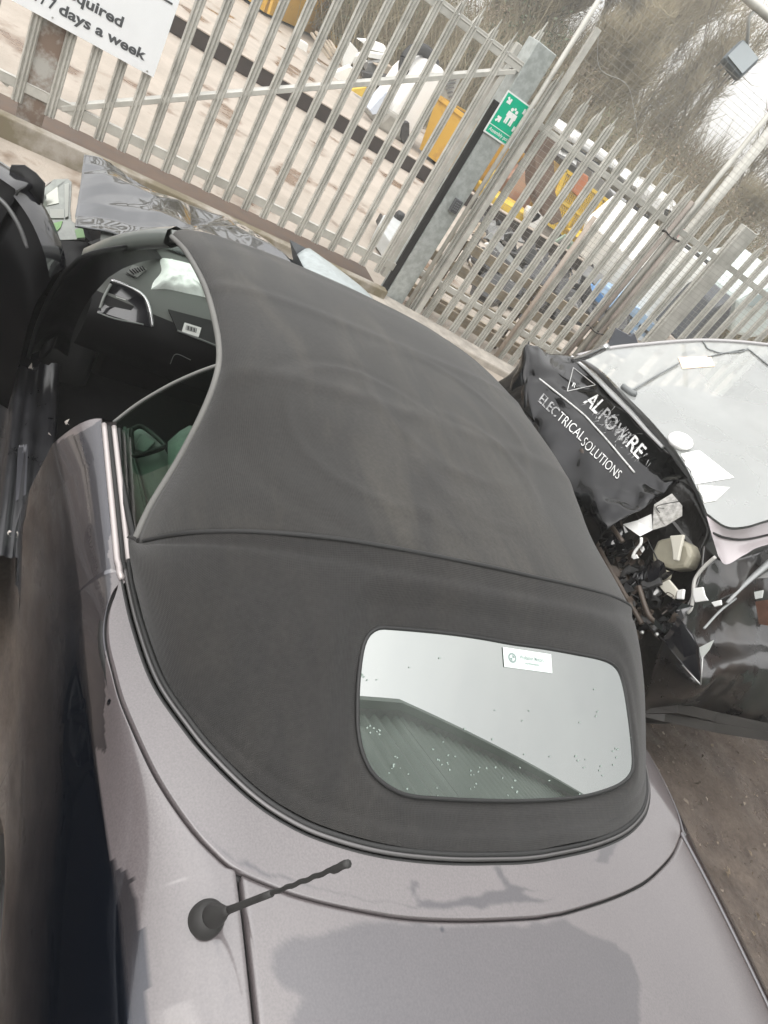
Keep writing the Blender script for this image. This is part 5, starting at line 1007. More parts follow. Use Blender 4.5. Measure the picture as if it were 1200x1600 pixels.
for i, (a, b_) in enumerate((((487, 52), (515, 92)), ((494, 50), (520, 88)), ((506, 60), (524, 84)), ((515, 64), (526, 82)))):
    tag(MB().bar(onx(*a, 22.0), onx(*b_, 21.2), .10, .06).build('timber_plank', M_wood, smooth=False), ['leftmost plank leaning on the white heap', 'second plank leaning on the white heap', 'short third plank on the white heap', 'rightmost short plank on the white heap'][i], 'plank', 'planks on the white heap')
for i, (px, x, m_) in enumerate([([(575, 98), (598, 96), (604, 112), (588, 122), (572, 110)], 22, M_greyscrap), ([(566, 112), (590, 118), (616, 120), (606, 132), (570, 128)], 21.5, M_darkscrap), ([(548, 140), (572, 136), (585, 148), (566, 158), (550, 152)], 20.6, M_yel2), ([(585, 100), (612, 104), (620, 118), (600, 116)], 21.8, M_wood), ([(556, 150), (566, 156), (560, 170), (550, 168)], 20, M_greyscrap)]):
    heap_box('scrap_piece', px, x, .3, m_, ['grey car part on the right of the white heap', 'dark car part low in the white heap', 'yellow scrap strip below the heap', 'tan board on the heap right side', 'small grey lump in front of the heap'][i], 'scrap', 'scrap beside the white heap')
# white tank-like van nose with black tyre
t = thing('white_van_cab', onx(640, 215, 17) * [1, 1, 0], 'white upended van cab with shaded grey lower half by the small yellow skip', 'van cab')
pbox('cab_body', [(628, 222), (596, 205), (618, 160), (640, 128), (672, 99), (692, 108), (700, 118), (668, 180), (645, 222)], 17.0, 1.5, mat('bright_white_paint', (.78, .77, .74), .35, coat=.5), None, None, parent=t, bevel=.12)
pbox('cab_shade', [(630, 224), (592, 206), (592, 190), (610, 172), (632, 186), (640, 205)], 16.9, 1.6, mat('cab_shade_grey', (.28, .27, .24), .6, var=.2), None, None, parent=t, bevel=.1)  # grey block models the shadow on the cab's lower part
pbox('louvre_panel', [(690, 128), (722, 120), (700, 165), (678, 172)], 17.3, .5, M_lgrey, None, None, parent=t, bevel=.02)
for k_ in range(6): pbox('louvre', [(694 + 4 * k_ - 2 * k_, 128 + 6 * k_), (714 - 2 * k_, 122 + 7 * k_), (714 - 2 * k_, 124 + 7 * k_), (694 + 2 * k_, 130 + 6 * k_)], 17.25, .04, M_greyscrap, None, None, parent=t, bevel=0)
pbox('wheel_arch', [(630, 190), (640, 192), (640, 222), (632, 226), (625, 215)], 16.85, .2, M_darkscrap, None, None, parent=t)
a_ = np.linspace(0, 6.283, 25); tc_ = onx(655, 108, 17.6)
tag(MB().tube(tc_ + np.c_[.12 * np.sin(a_), .42 * np.cos(a_), .38 * np.sin(a_)], .13, 10, cap=False).build('black_tyre', M_rubber), 'black tyre resting on top of the white van cab', 'tyre')
pbox('blue_white_bumper', [(577, 172), (604, 142), (610, 150), (592, 178), (582, 180)], 16.9, .5, mat('bluish_white', (.55, .60, .68), .4), 'bluish white bumper leaning at the left of the white cab', 'bumper')
# flat grey channel with two black knobs near the gate
def gslab(name, px, z, th, m, lab, cat, parent=None):
    P_ = np.array([onz(u, v, z) for u, v in px]); o = MB().prism(P_, (0, 0, -th)).build(name, m, parent, smooth=False, bevel=.015); return tag(o, lab, cat) if lab else o
CH = gslab('grey_channel', [(600, 335), (621, 334), (640, 352), (662, 372), (646, 386), (625, 402), (606, 372), (592, 352)], .22, .20, mat('pale_channel_grey', (.42, .43, .42), .5, var=.15), 'pale grey steel channel with black knobs lying just inside the gate', 'channel')
for px in ((622, 342), (648, 354)): MB().lathe([(.07, -.02), (.07, .06), (.05, .1), (0, .1)], onz(*px, .22), 12).build('knob', M_darkscrap, CH)
for a, b_ in (((592, 340), (597, 352)), ((602, 365), (608, 379)), ((617, 393), (623, 402))): MB().bar(onz(*a, .1), onz(*b_, .12), .03, .12).build('dark_edge', M_darkscrap, CH, smooth=False)
# right-hand yard
pbox('rusty_column', [(826, 196), (846, 202), (868, 214), (866, 250), (868, 300), (880, 345), (862, 352), (846, 330), (836, 300), (836, 250)], 12.5, .5, M_rust, 'tall dark rusty steel column between the skips', 'column')
pbox('pink_container_end', [(786, 318), (796, 282), (822, 268), (842, 296), (838, 336), (812, 330)], 16.2, 2.0, mat('pinkish_rust_panel', (.36, .20, .15), .7, col2=(.44, .30, .24), vscale=1.5), 'pinkish rusty container end behind the green sign post', 'container')
pbox('blue_drum', [(770, 262), (800, 245), (806, 262), (778, 282)], 18, .6, mat('faded_blue', (.18, .25, .33), .6), 'faded blue box behind the gate post', 'box', bevel=.05)
pbox('grey_block', [(812, 232), (838, 215), (842, 262), (822, 272)], 18.5, .6, M_greyscrap, 'grey block above the pinkish container end', 'block')
YT = thing('yellow_trough', onx(810, 340, 14.9) * [1, 1, 0], 'low yellow skip edge on a dark steel base behind the fence', 'trough')
pbox('trough_side', [(770, 306), (800, 322), (842, 348), (838, 366), (800, 344), (764, 322)], 14.9, 1.2, M_yel2, None, None, parent=YT)
pbox('dark_base', [(735, 318), (764, 324), (838, 368), (834, 386), (780, 356), (728, 332)], 14.8, 1.2, M_rust, None, None, parent=YT)
for i, (c_, r_) in enumerate(((( 838, 345), .28), ((832, 338), .22))):
    q = onx(*c_, 14.7); tag(MB().prism([q + np.array([0, r_ * math.cos(t) * (1 + .3 * math.sin(3 * t)), r_ * math.sin(t) * (1 + .3 * math.cos(2 * t))]) for t in np.linspace(0, 6.2, 11)], (.15, 0, 0)).build('white_bag', M_dirtywhite, smooth=False, bevel=.03), ['crumpled white bag on the yellow trough end', 'second white bag behind the one on the trough'][i], 'bag', 'white bags on the yellow trough')
tag(MB().bar(onx(752, 290, 14.5), onx(776, 268, 14.5), .08, .08).build('yellow_stick', M_yel2, smooth=False), 'pale yellow bar sticking up beside the gate post', 'bar')
CG = thing('yellow_stillage', onx(910, 360, 15) * [1, 1, 0], 'tall yellow mesh stillage cage stacked with scrap', 'stillage')
qc = [(884, 266), (965, 325), (934, 404), (852, 346)]
Q = np.array([onx(*p, 15.0) for p in qc])
def qp(a, b_): return (1 - a) * (1 - b_) * Q[0] + a * (1 - b_) * Q[1] + a * b_ * Q[2] + (1 - a) * b_ * Q[3]
fr_ = MB()
for a, b_ in (((0, 0), (1, 0)), ((1, 0), (1, 1)), ((1, 1), (0, 1)), ((0, 1), (0, 0)), ((.35, 0), (.35, 1)), ((.68, 0), (.68, 1)), ((0, .5), (1, .5))): fr_.bar(qp(*a), qp(*b_), .07, .07, (1, 0, 0))
fr_.build('frame', M_yel2, CG, smooth=False)
ms = MB()
for k_ in range(34): ms.bar(qp(k_ / 33, 0), qp(k_ / 33, 1), .022, .022, (1, 0, 0))
for k_ in range(12): ms.bar(qp(0, k_ / 11), qp(1, k_ / 11), .022, .022, (1, 0, 0))
ms.build('mesh', M_yel2, CG, smooth=False)
MB().prism(Q + [.7, 0, 0], (.3, 0, 0)).build('contents', mat('ochre_scrap', (.30, .20, .06), .7, var=.5, vscale=6), CG, smooth=False)
pbox('orange_part', [(896, 300), (910, 270), (920, 276), (918, 290), (905, 310)], 14.8, .3, mat('orange_red', (.40, .15, .07), .6), 'orange red plastic part hung on the yellow stillage', 'part')
for i, px in enumerate([[(900, 370), (914, 366), (918, 380), (904, 386)], [(918, 384), (932, 378), (938, 392), (922, 398)], [(936, 394), (950, 386), (955, 396), (942, 406)]]):
    pbox('yellow_box', px, 14.4, .5, M_yel2, ['leftmost small yellow box under the stillage', 'middle small yellow box under the stillage', 'rightmost small yellow box under the stillage'][i], 'box', 'small yellow boxes under the stillage')
for i, px in enumerate([[(866, 378), (884, 366), (900, 382), (880, 396)], [(884, 394), (904, 384), (924, 404), (900, 416)], [(904, 416), (926, 404), (946, 420), (922, 432)], [(930, 410), (950, 404), (962, 416), (946, 428)]]):  # flat pale green frames, each with a grey patch for its hollow
    o = pbox('green_frame', px, 14.0, .05, mat('pale_green_frame', (.30, .38, .31), .6), ['leftmost pale green frame under the stillage', 'second pale green frame under the stillage', 'third pale green frame under the stillage', 'rightmost pale green frame under the stillage'][i], 'crate', 'pale green frames under the stillage')
    c_ = np.mean(px, 0); pbox('frame_hollow', [tuple(c_ + .6 * (np.array(p) - c_)) for p in px], 13.96, .03, M_greyscrap, None, None, parent=o, bevel=0)
# stacked cars: body, roof, windows
def stack_car(px_body, px_roof, wins, x, m, lab, group='wrecked cars stacked at the back'):
    t = thing('stacked_car', onx(*px_body[0], x) * [1, 1, 0], lab, 'car', group)
    pbox('body', px_body, x, 1.6, m, None, None, parent=t, bevel=.12)
    pbox('roof', px_roof, x + .1, 1.4, m, None, None, parent=t, bevel=.10)
    for w_ in wins: pbox('window', w_, x - .03, .1, mat('dark_car_glass', (.03, .033, .035), .1), None, None, parent=t, bevel=.01)
stack_car([(874, 232), (900, 245), (935, 275), (958, 300), (948, 318), (910, 290), (866, 262)], [(888, 212), (905, 208), (930, 224), (962, 248), (984, 274), (972, 276), (930, 246), (892, 222)], [[(886, 222), (898, 228), (894, 242), (878, 236)], [(904, 232), (922, 244), (914, 260), (898, 248)], [(928, 250), (946, 264), (936, 280), (918, 264)]], 17.5, mat('white_car_paint', (.74, .74, .72), .3, coat=.5), 'white roofed car on top of the stack left of the pole')
stack_car([(992, 292), (1012, 286), (1040, 310), (1058, 330), (1046, 350), (1010, 326)], [(1005, 302), (1020, 294), (1046, 306), (1062, 322), (1052, 328), (1030, 318)], [[(1040, 326), (1056, 332), (1050, 342), (1038, 336)]], 16.5, mat('white_car_paint', (.74, .74, .72), .3, coat=.5), 'white rounded car roof just left of the tall pole')
stack_car([(908, 288), (955, 318), (985, 348), (972, 372), (940, 350), (905, 312)], [(955, 296), (985, 318), (1000, 340), (990, 350), (960, 322)], [[(930, 300), (950, 314), (944, 328), (926, 314)]], 16.2, mat('grey_car_paint', (.30, .30, .30), .35, coat=.5), 'grey crushed car under the white roofed one')
for i, (px, x, m_) in enumerate([([(985, 340), (1005, 352), (975, 400), (955, 388)], 15.5, M_darkscrap), ([(1004, 330), (1024, 346), (998, 392), (978, 378)], 15.4, M_darkscrap), ([(960, 396), (985, 408), (965, 440), (938, 424)], 14.2, M_darkscrap), ([(880, 250), (905, 262), (898, 282), (876, 270)], 15.6, M_darkscrap), ([(925, 268), (950, 288), (940, 308), (918, 290)], 15.6, M_greyscrap)]):
    heap_box('car_stillage', px, x, .8, m_, ['dark stillage right of the yellow cage', 'second dark stillage nearer the pole', 'dark crate below the yellow cage', 'dark engine bay on the car stack', 'grey engine on the car stack'][i], 'scrap', 'dark scrap in stillages')
# large white container, blue crate, pale vehicle
WC = pbox('white_container', [(1054, 380), (1142, 440), (1036, 520), (1012, 503), (985, 474), (1004, 420)], 10.6, 2.4, mat('bright_white_container', (.90, .90, .85), .5, var=.02), 'large plain white container side behind the right fence', 'container')
for k_ in range(5): pbox('roof_bracket', [(1056 + 17 * k_, 370 + 12.5 * k_), (1066 + 17 * k_, 377 + 12.5 * k_), (1064 + 17 * k_, 383 + 12.5 * k_), (1054 + 17 * k_, 376 + 12.5 * k_)], 10.7, .2, M_darkscrap, None, None, parent=WC, bevel=0)
pbox('roof_rail', [(1052, 366), (1150, 436), (1146, 446), (1048, 376)], 11.4, .4, M_lgrey, None, None, parent=WC)
pbox('pink_lamp', [(1058, 362), (1072, 360), (1075, 374), (1062, 377)], 10.3, .1, mat('pink_plastic', (.72, .30, .33), .4), 'pink lamp cover hung above the white container', 'lamp')
BCR = pbox('blue_crate', [(952, 500), (976, 472), (1000, 482), (1036, 520), (1016, 542), (990, 545), (960, 518)], 10.2, 1.0, M_blue, 'pale blue slatted plastic crate under the white container', 'crate')
for k_ in range(6):
    u0, v0 = 966 + 9 * k_, 492 + 8 * k_; pbox('slat', [(u0, v0), (u0 + 5, v0 + 4), (u0 - 2, v0 + 13), (u0 - 7, v0 + 9)], 10.15, .04, mat('white_slat', (.6, .66, .72), .5), None, None, parent=BCR, bevel=0)
for k_ in range(5):
    u0, v0 = 984 + 9 * k_, 492 + 8 * k_; pbox('slot', [(u0, v0), (u0 + 5, v0 + 4), (u0 + 2, v0 + 8), (u0 - 3, v0 + 4)], 10.15, .04, M_darkscrap, None, None, parent=BCR, bevel=0)
pbox('blue_box', [(928, 462), (938, 456), (946, 466), (934, 480)], 10.4, .4, mat('strong_blue', (.10, .22, .42), .5), 'small strong blue box left of the pole bundle', 'box')
PV = pbox('pale_vehicle', [(1150, 470), (1176, 455), (1240, 440), (1240, 520), (1170, 530), (1140, 520)], 9.6, 1.8, mat('pale_green_white', (.48, .54, .52), .3, coat=.6), 'pale greenish vehicle at the right edge behind the fence', 'vehicle', bevel=.08)
pbox('window', [(1158, 478), (1178, 462), (1230, 450), (1230, 468), (1182, 478)], 9.55, .06, mat('pale_glass', (.30, .36, .36), .1), None, None, parent=PV, bevel=0)
pbox('dark_car', [(1064, 540), (1120, 480), (1148, 466), (1140, 500), (1104, 545)], 9.3, 1.0, mat('dark_grey_hatch', (.07, .075, .08), .4), 'dark grey car side between the white container and pale vehicle', 'car', bevel=.05)
# dark scrap heap and small pieces right behind the fence
lab_c = {'dark': 'dark oily car part in the scrap heap behind the fence', 'grey': 'grey car part in the scrap heap behind the fence', 'pale': 'pale car part in the scrap heap behind the fence', 'tan': 'tan board in the scrap heap behind the fence'}
cnt = 0
while cnt < 90:
    u, v = r9.uniform(690, 950), r9.uniform(330, 560)
    lo = 355 + .55 * (u - 690); hi = 480 + .60 * (u - 690)
    if not lo < v < hi: continue
    cnt += 1; fr = (v - lo) / (hi - lo); x = 12.5 - 5.0 * fr + r9.uniform(-.3, .3); c = onx(u, v, x)
    if c[2] < .05: c[2] = .12
    k_ = r9.choices(['dark', 'grey', 'pale', 'tan'], [6, 3, 1.2, 1])[0]; m_ = {'dark': M_darkscrap, 'grey': M_greyscrap, 'pale': M_dirtywhite, 'tan': M_wood}[k_]; s0 = r9.uniform(.10, .42) * (.6 if k_ in ('pale', 'tan') else 1); Mr = rotm(r9.uniform(-.6, .6), r9.uniform(-.6, .6), r9.uniform(0, 3)); mb = MB(); q_ = r9.random()
    if q_ < .45:
        mb.grid([[c + Mr @ np.array([s0 * a, s0 * .7 * b_, s0 * .25 * math.sin(3 * a + b_) + s0 * .2 * r9.gauss(0, 1)]) for b_ in np.linspace(-1, 1, 5)] for a in np.linspace(-1, 1, 6)]); sol = .03
    elif q_ < .65: mb.tube(c + np.c_[s0 * .7 * np.cos(a_), s0 * .7 * np.sin(a_), 0 * a_] @ Mr.T, s0 * .24, 8, cap=False); sol = 0
    else: mb.prism([c + Mr @ np.array([s0 * r9.uniform(.6, 1.1) * math.cos(t), s0 * r9.uniform(.6, 1.1) * math.sin(t), 0]) for t in np.linspace(0, 5.4, 6)], Mr @ np.array([0, 0, s0 * .7])); sol = 0
    tag(mb.build('car_scrap', m_, smooth=q_ >= .45 and q_ < .65, solid=sol, bevel=0 if sol else .02), lab_c[k_], 'scrap', k_ + ' scrap heaped behind the fence')
tag(MB().bar(onx(764, 366, 9.5), onx(812, 424, 9.2), .10, .05, (1, 0, 0)).build('silver_strip', M_lgrey, smooth=False), 'long silver trim strip slanting across the dark scrap', 'trim strip')
pbox('white_appliance', [(728, 446), (742, 436), (770, 458), (764, 472), (738, 462)], 8.6, .4, M_dirtywhite, 'white appliance lid lying in the scrap behind the fence', 'appliance')
pbox('grey_appliance', [(726, 466), (742, 462), (762, 474), (756, 494), (730, 484)], 8.5, .4, mat('slate_panel', (.12, .13, .15), .5), 'slate grey panel under the white appliance lid', 'panel')
pbox('white_sheet', [(700, 468), (722, 440), (728, 446), (706, 476)], 8.4, .03, M_dirtywhite, 'narrow white sheet left of the white appliance lid', 'sheet')
# timber racks laid along the inside of the fence
for i, (z, off, s0_, s1_) in enumerate(((.12, -.30, -.1, 4.4), (.34, -.34, .0, 4.2), (.56, -.38, .05, 3.9), (.05, -.75, .1, 4.6), (.78, -.55, .2, 3.0))):
    tag(MB().bar(fpt(s0_, z, off), fpt(s1_, z, off), .05, .11).build('timber_batten', mat('pale_timber', (.32, .27, .20), .8, var=.35, vscale=7), smooth=False, bevel=.004), ['lowest front timber rail inside the fence foot', 'second timber rail up inside the fence foot', 'third timber rail up inside the fence foot', 'timber rail lying on the ground behind the rack', 'topmost short timber rail of the rack'][i], 'timber', 'timber rails racked inside the fence')
for i, s in enumerate((.3, 1.3, 2.3, 3.3)): tag(MB().bar(fpt(s, 0, -.44), fpt(s, .85, -.44), .05, .09, FN).build('timber_stake', mat('dark_timber', (.12, .095, .07), .8, var=.3), smooth=False), ['rack post nearest the gate post', 'second rack post from the gate post', 'third rack post from the gate post', 'rack post farthest from the gate post'][i], 'timber', 'posts of the timber rack')
tag(MB().box(fpt(2.0, .02, .22) , (.30, 5.0, .10), rotm(0, 0, angf - math.pi / 2 * -1 if False else angf + math.pi / 2)).build('fence_kerb', mat('broken_pale_concrete', (.36, .33, .29), .85, var=.3), smooth=False, bevel=.02), 'pale broken concrete edge along the fence foot behind the car roof', 'kerb')
# grey drum and dark panel in front of the fence beyond the van bonnet
gd = ony(935, 530, -4.0); Mr = rotm(math.radians(70), 0, math.radians(-25))
tag(MB().lathe([(0, -.26), (.17, -.26), (.19, -.24), (.19, .2), (.17, .24), (.15, .2), (0, .18)], fpt(2.9, .32, .42), 24, rotm(math.radians(62), math.radians(10), math.radians(20))).build('grey_drum', mat('grey_drum', (.33, .33, .31), .4, metal=.3, var=.2)), 'grey open drum lying between the van and the fence', 'drum')
P_ = np.array([onp(u, v, FP0 + FN * .35, FN) for u, v in [(945, 545), (962, 512), (984, 524), (990, 520), (996, 535), (975, 560)]])
tag(MB().prism(P_, FN * .03).build('torn_sheet', mat('slate_panel', (.12, .13, .15), .5), smooth=False), 'dark torn sheet leaning by the grey drum', 'sheet')

# ================================================================ TREES, EMBANKMENT, SHEDS
em = np.array([[(x, y, 0) for y in np.linspace(-90, 40, 100)] for x in np.linspace(30, 110, 60)]); P_ = em.reshape(-1, 3)
P_[:, 2] = -0.05 + 3.2 * sstep(33, 52, P_[:, 0] + .25 * np.minimum(P_[:, 1] + 20, 0)) + vnoise(P_, .12, 2) * .6 * sstep(33, 40, P_[:, 0])
tag(MB().grid(P_.reshape(em.shape)).build('embankment', mat('brown_undergrowth', (.10, .088, .055), .9, col2=(.16, .142, .092), vscale=.5, bump=.4, bscale=3, vec='Object')), kind='structure')
M_bark = mat('grey_bark', (.14, .125, .105), .9, var=.3, vscale=4); M_twig = mat('bare_twigs', (.22, .19, .125), .9, col2=(.30, .262, .18), vscale=.6)
M_leafs = [mat('dull_green_leaf', (.085, .10, .055), .8, col2=(.15, .16, .095), vscale=.7), mat('ivy_green_leaf', (.055, .075, .04), .7, col2=(.11, .13, .075), vscale=.7), mat('dead_brown_leaf', (.14, .105, .07), .8, col2=(.21, .165, .115), vscale=.7)]
def bare_tree(seed, x, y, h, lab, leafy=0., z0=0., lean=(0, 0), spread=1., ntw=2600):
    rr = random.Random(seed); g = np.random.default_rng(seed); t = thing('bare_tree', (x, y, z0), lab, 'tree', 'bare trees behind the yard'); tm = MB(); lm = MB(); ends = []
    def grow(p, d, L_, r, lev):
        n = 5; pts = [p]; 
        for k_ in range(n): d = d + np.array([rr.gauss(0, .10), rr.gauss(0, .10), .05 + .03 * lev]); d = d / np.linalg.norm(d); pts.append(pts[-1] + d * L_ / n)
        (tm if lev == 0 else lm).tube(pts, np.linspace(r, r * .55, n + 1), 6 if lev < 2 else 4, cap=False)
        if lev >= 2: ends.append((np.array(pts), d))
        if lev < 4:
            for _ in range((6, 4, 4, 3)[lev]):
                k_ = rr.randint(1 if lev else 2, n); a = rr.uniform(0, 6.28); sp = (.55, .6, .65, .7)[lev] * spread; dd_ = d + sp * np.array([math.cos(a), math.sin(a), rr.uniform(-.1, .5)]); grow(pts[k_], dd_ / np.linalg.norm(dd_), L_ * rr.uniform(.5, .72), r * .5 * (1 - .06 * k_), lev + 1)
    grow(np.array([0, 0, -.2]), np.array([lean[0], lean[1], 1.]), h * .42, h * .014, 0)
    tm.V = [tuple(np.array(v) + [x, y, z0]) for v in tm.V]; lm.V = [tuple(np.array(v) + [x, y, z0]) for v in lm.V]
    tm.build('trunk', M_bark, t); lm.build('limbs', M_bark, t)
    A = np.concatenate([e[0] for e in ends]); D = np.concatenate([np.repeat(e[1][None], len(e[0]), 0) for e in ends]); i = g.integers(0, len(A), ntw); b0 = A[i] + g.normal(0, .06, (ntw, 3)); dv = D[i] + g.normal(0, .55, (ntw, 3)) + [0, 0, .25]; dv /= np.linalg.norm(dv, axis=1)[:, None]; ln = g.uniform(.35, 1.25, ntw)[:, None] * h / 11
    sd = np.cross(dv, g.normal(0, 1, (ntw, 3))); sd /= np.linalg.norm(sd, axis=1)[:, None]; w = g.uniform(.006, .015, ntw)[:, None] * h / 11; mid = b0 + dv * ln * .5 + g.normal(0, .06, (ntw, 3)); tipp = b0 + dv * ln + [0, 0, .1]
    V = np.stack([b0 - sd * w, b0 + sd * w, mid + sd * w * .8, mid - sd * w * .8, tipp], 1).reshape(-1, 3) + [x, y, z0]; F = [q for k_ in range(ntw) for q in ((5 * k_, 5 * k_ + 1, 5 * k_ + 2, 5 * k_ + 3), (5 * k_ + 3, 5 * k_ + 2, 5 * k_ + 4))]
    link('crown', V, F, M_twig, t, smooth=False)
    if leafy: leaves(t, A[g.integers(0, len(A), int(leafy * 4))] + [x, y, z0], M_leafs[rr.randint(0, 1)], g, .045 * h / 10, .35)
    return t
def leaves(t, C_, m, g, s, jit, name='foliage'):
    n = len(C_); C_ = C_ + g.normal(0, jit, (n, 3)); a = g.normal(0, 1, (n, 3)); a /= np.linalg.norm(a, axis=1)[:, None]; b_ = np.cross(a, g.normal(0, 1, (n, 3))); b_ /= np.linalg.norm(b_, axis=1)[:, None]; sz = g.uniform(.5, 1.3, n)[:, None] * s
    V = np.stack([C_ - a * sz, C_ + b_ * sz * .5, C_ + a * sz, C_ - b_ * sz * .5], 1).reshape(-1, 3); link(name, V, [(4 * k_, 4 * k_ + 1, 4 * k_ + 2, 4 * k_ + 3) for k_ in range(n)], m, t, smooth=False)
def bush(seed, x, y, rx, rz, lab, mi, ntw=1500, nl=2500, z0=0.):
    g = np.random.default_rng(seed); t = thing('bush', (x, y, z0), lab, 'bush', 'bushes along the back of the yard')
    n = ntw; a = g.uniform(0, 6.28, n); base = np.c_[g.normal(0, rx * .35, (n, 2)), np.zeros(n) - .1]; d = np.c_[np.cos(a) * g.uniform(.1, .7, n), np.sin(a) * g.uniform(.1, .7, n), g.uniform(.5, 1, n)]; L_ = rz * g.uniform(.5, 1.15, n)[:, None]
    mid = base + d * L_ * .55 + g.normal(0, .1, (n, 3)); tp_ = base + d * L_ + g.normal(0, .25, (n, 3)); sd = np.cross(d, g.normal(0, 1, (n, 3))); sd /= np.linalg.norm(sd, axis=1)[:, None]; w = .012 * rz / 4
    V = np.stack([base - sd * w, base + sd * w, mid + sd * w, mid - sd * w, tp_], 1).reshape(-1, 3) + [x, y, z0]; link('stems', V, [q for k_ in range(n) for q in ((5 * k_, 5 * k_ + 1, 5 * k_ + 2, 5 * k_ + 3), (5 * k_ + 3, 5 * k_ + 2, 5 * k_ + 4))], M_twig, t, smooth=False)
    th_ = g.uniform(0, 6.28, nl); ph = g.uniform(0, 1.45, nl); rad = g.uniform(.45, 1.05, nl) * (1 + .25 * np.sin(3 * th_ + seed) * np.cos(2 * ph)); C_ = np.c_[rx * rad * np.cos(th_) * np.cos(ph), rx * rad * np.sin(th_) * np.cos(ph), rz * .9 * rad * np.sin(ph) + .1] + [x, y, z0]
    if nl: leaves(t, C_, M_leafs[mi], g, .05 * rz / 3.5, .2); return t
def azp(az, d): return CAM[0] + d * math.cos(math.radians(az)), CAM[1] + d * math.sin(math.radians(az))
tl = ['slender bare tree above the far yellow skip', 'bare multi-stemmed tree behind the white heap', 'bare tree rising behind the white van cab', 'ivy clad bare tree behind the gate post top', 'dense twiggy tree just right of the gate post', 'bare tree with dark leaning limbs above the mesh', 'tall thin twigged tree beneath the bright sky', 'open branched tree left of the floodlight', 'wide bare tree under the floodlight', 'tree with long bare limbs right of the floodlight', 'far thin tree at the right edge', 'twiggy tree beyond the car stack', 'bare tree behind the white container', 'thin leaning tree at the left back of the yard']
ta = [(-10, 37, 9, 0), (-16, 36, 10, 500), (-21, 34, 11, 500), (-25.5, 33, 12, 300), (-29, 31, 12, 0), (-32, 33, 12.5, 0), (-35, 36, 12.5, 0), (-38.5, 34, 10.5, 0), (-42, 33, 10, 0), (-45.5, 31, 9, 0), (-50, 34, 9, 0), (-33.5, 27, 7, 0), (-46, 27, 5.5, 0), (-4, 40, 10, 200)]
for i, (az, d, h, lf) in enumerate(ta): x, y = azp(az, d); bare_tree(100 + i, x, y, h, tl[i], lf, .8 if d > 30 else 0, (r9.uniform(-.12, .12), r9.uniform(-.15, .15)), r9.uniform(.9, 1.15), 12000 if i not in (6, 7, 8, 9, 10) else 4200)
bl = ['brown bramble thicket behind the long yellow skip', 'low dark bush behind the white heap', 'grey green bush behind the white van cab', 'brown thicket behind the gate post', 'dark ivy mound behind the pinkish container', 'pale twiggy thicket above the white roofed car', 'green bush above the stacked cars', 'brown bramble thicket over the car stack', 'wide dry thicket right of the tall pole', 'dry brown thicket above the white container', 'green grey bush at the right edge', 'dark bush behind the pale vehicle', 'brown thicket far left in the yard', 'tall scrub between the trees in the middle', 'tall scrub at the right among the trees', 'tall scrub behind the far skip']
ba = [(-13, 33, 3, 3.4, 2), (-17.5, 31, 3, 3.0, 1), (-21, 30, 3, 3.4, 0), (-25, 29, 3, 4.0, 2), (-29, 28, 3, 4.2, 1), (-33, 27, 2.8, 4.0, 2), (-36.5, 26, 2.8, 3.2, 0), (-40, 27, 3, 3.6, 2), (-43.5, 26, 3, 3.6, 2), (-47, 25, 2.8, 3.2, 2), (-51, 25, 3, 3.2, 0), (-55, 24, 3, 3, 1), (-7, 34, 3.5, 3, 2), (-31, 33, 3.5, 6.0, 2), (-42, 34, 3.5, 5.4, 2), (-19, 37, 4, 4.8, 0)]
for i, (az, d, rx, rz, mi) in enumerate(ba): x, y = azp(az, d); bush(300 + i, x, y, rx, rz, bl[i], mi, 5500 if rz < 5 else 9000, 7000 if rz < 5 else 0, .4 if d > 29 else 0)
# green corrugated shed behind the photographer and a blue-grey store at the left, both mirrored in the car
def corr(name, a, b_, z1, m, parent, amp=.03, per=.22):
    a = np.array(a, float); b_ = np.array(b_, float); L_ = np.linalg.norm(b_ - a); n = int(L_ / per * 4); d = (b_ - a) / L_; nn_ = np.array([-d[1], d[0]]); s = np.linspace(0, L_, n); off = amp * np.sign(np.sin(s / per * 2 * np.pi)) * np.minimum(1, np.abs(np.sin(s / per * 2 * np.pi)) * 2)
    xy = a + d * s[:, None] + nn_ * off[:, None]; return MB().grid([np.c_[xy, 0 * s], np.c_[xy, 0 * s + z1]]).build(name, m, parent, smooth=False)
M_shed = mat('dull_green_cladding', (.27, .33, .29), .55, var=.1, vscale=.6); M_shed2 = mat('blue_grey_cladding', (.15, .19, .23), .5, var=.1, vscale=.6)
SH = thing('green_shed', (-6, -9, 0), 'tall green corrugated shed behind the car, mirrored in the rear window', 'shed')
corr('wall', (-2.14, -1.2), (-2.14, -3.3), 6.9, M_shed, SH); corr('wall', (-2.14, -3.3), (-5.9, -22), 6.9, M_shed, SH); corr('wall', (-12, -1.2), (-2.14, -1.2), 6.9, M_shed, SH)
MB().add([(-2.06, -1.1, 7.0), (-2.06, -3.3, 7.0), (-5.8, -22, 7.0), (-14, -22, 8.6), (-14, -1.1, 8.6)], [(0, 1, 2, 3, 4)]).build('roof', M_lgrey, SH, smooth=False, solid=.1)
MB().bar((-2.0, -1.1, 6.95), (-2.0, -3.32, 6.95), .10, .12).bar((-2.0, -3.3, 6.95), (-5.75, -22, 6.95), .10, .12).build('gutter', mat('green_gutter', (.27, .33, .29), .6), SH, smooth=False)
SL = thing('blue_store', (3, 12, 0), 'blue-grey corrugated store left of the car, mirrored in its flank', 'shed')
corr('wall', (-6, 12.5), (14, 12.5), 4.2, M_shed2, SL); MB().add([(-6.2, 12.2, 4.2), (14.2, 12.2, 4.2), (14.2, 19, 5.6), (-6.2, 19, 5.6)], [(0, 1, 2, 3)]).build('roof', M_lgrey, SL, smooth=False, solid=.1)

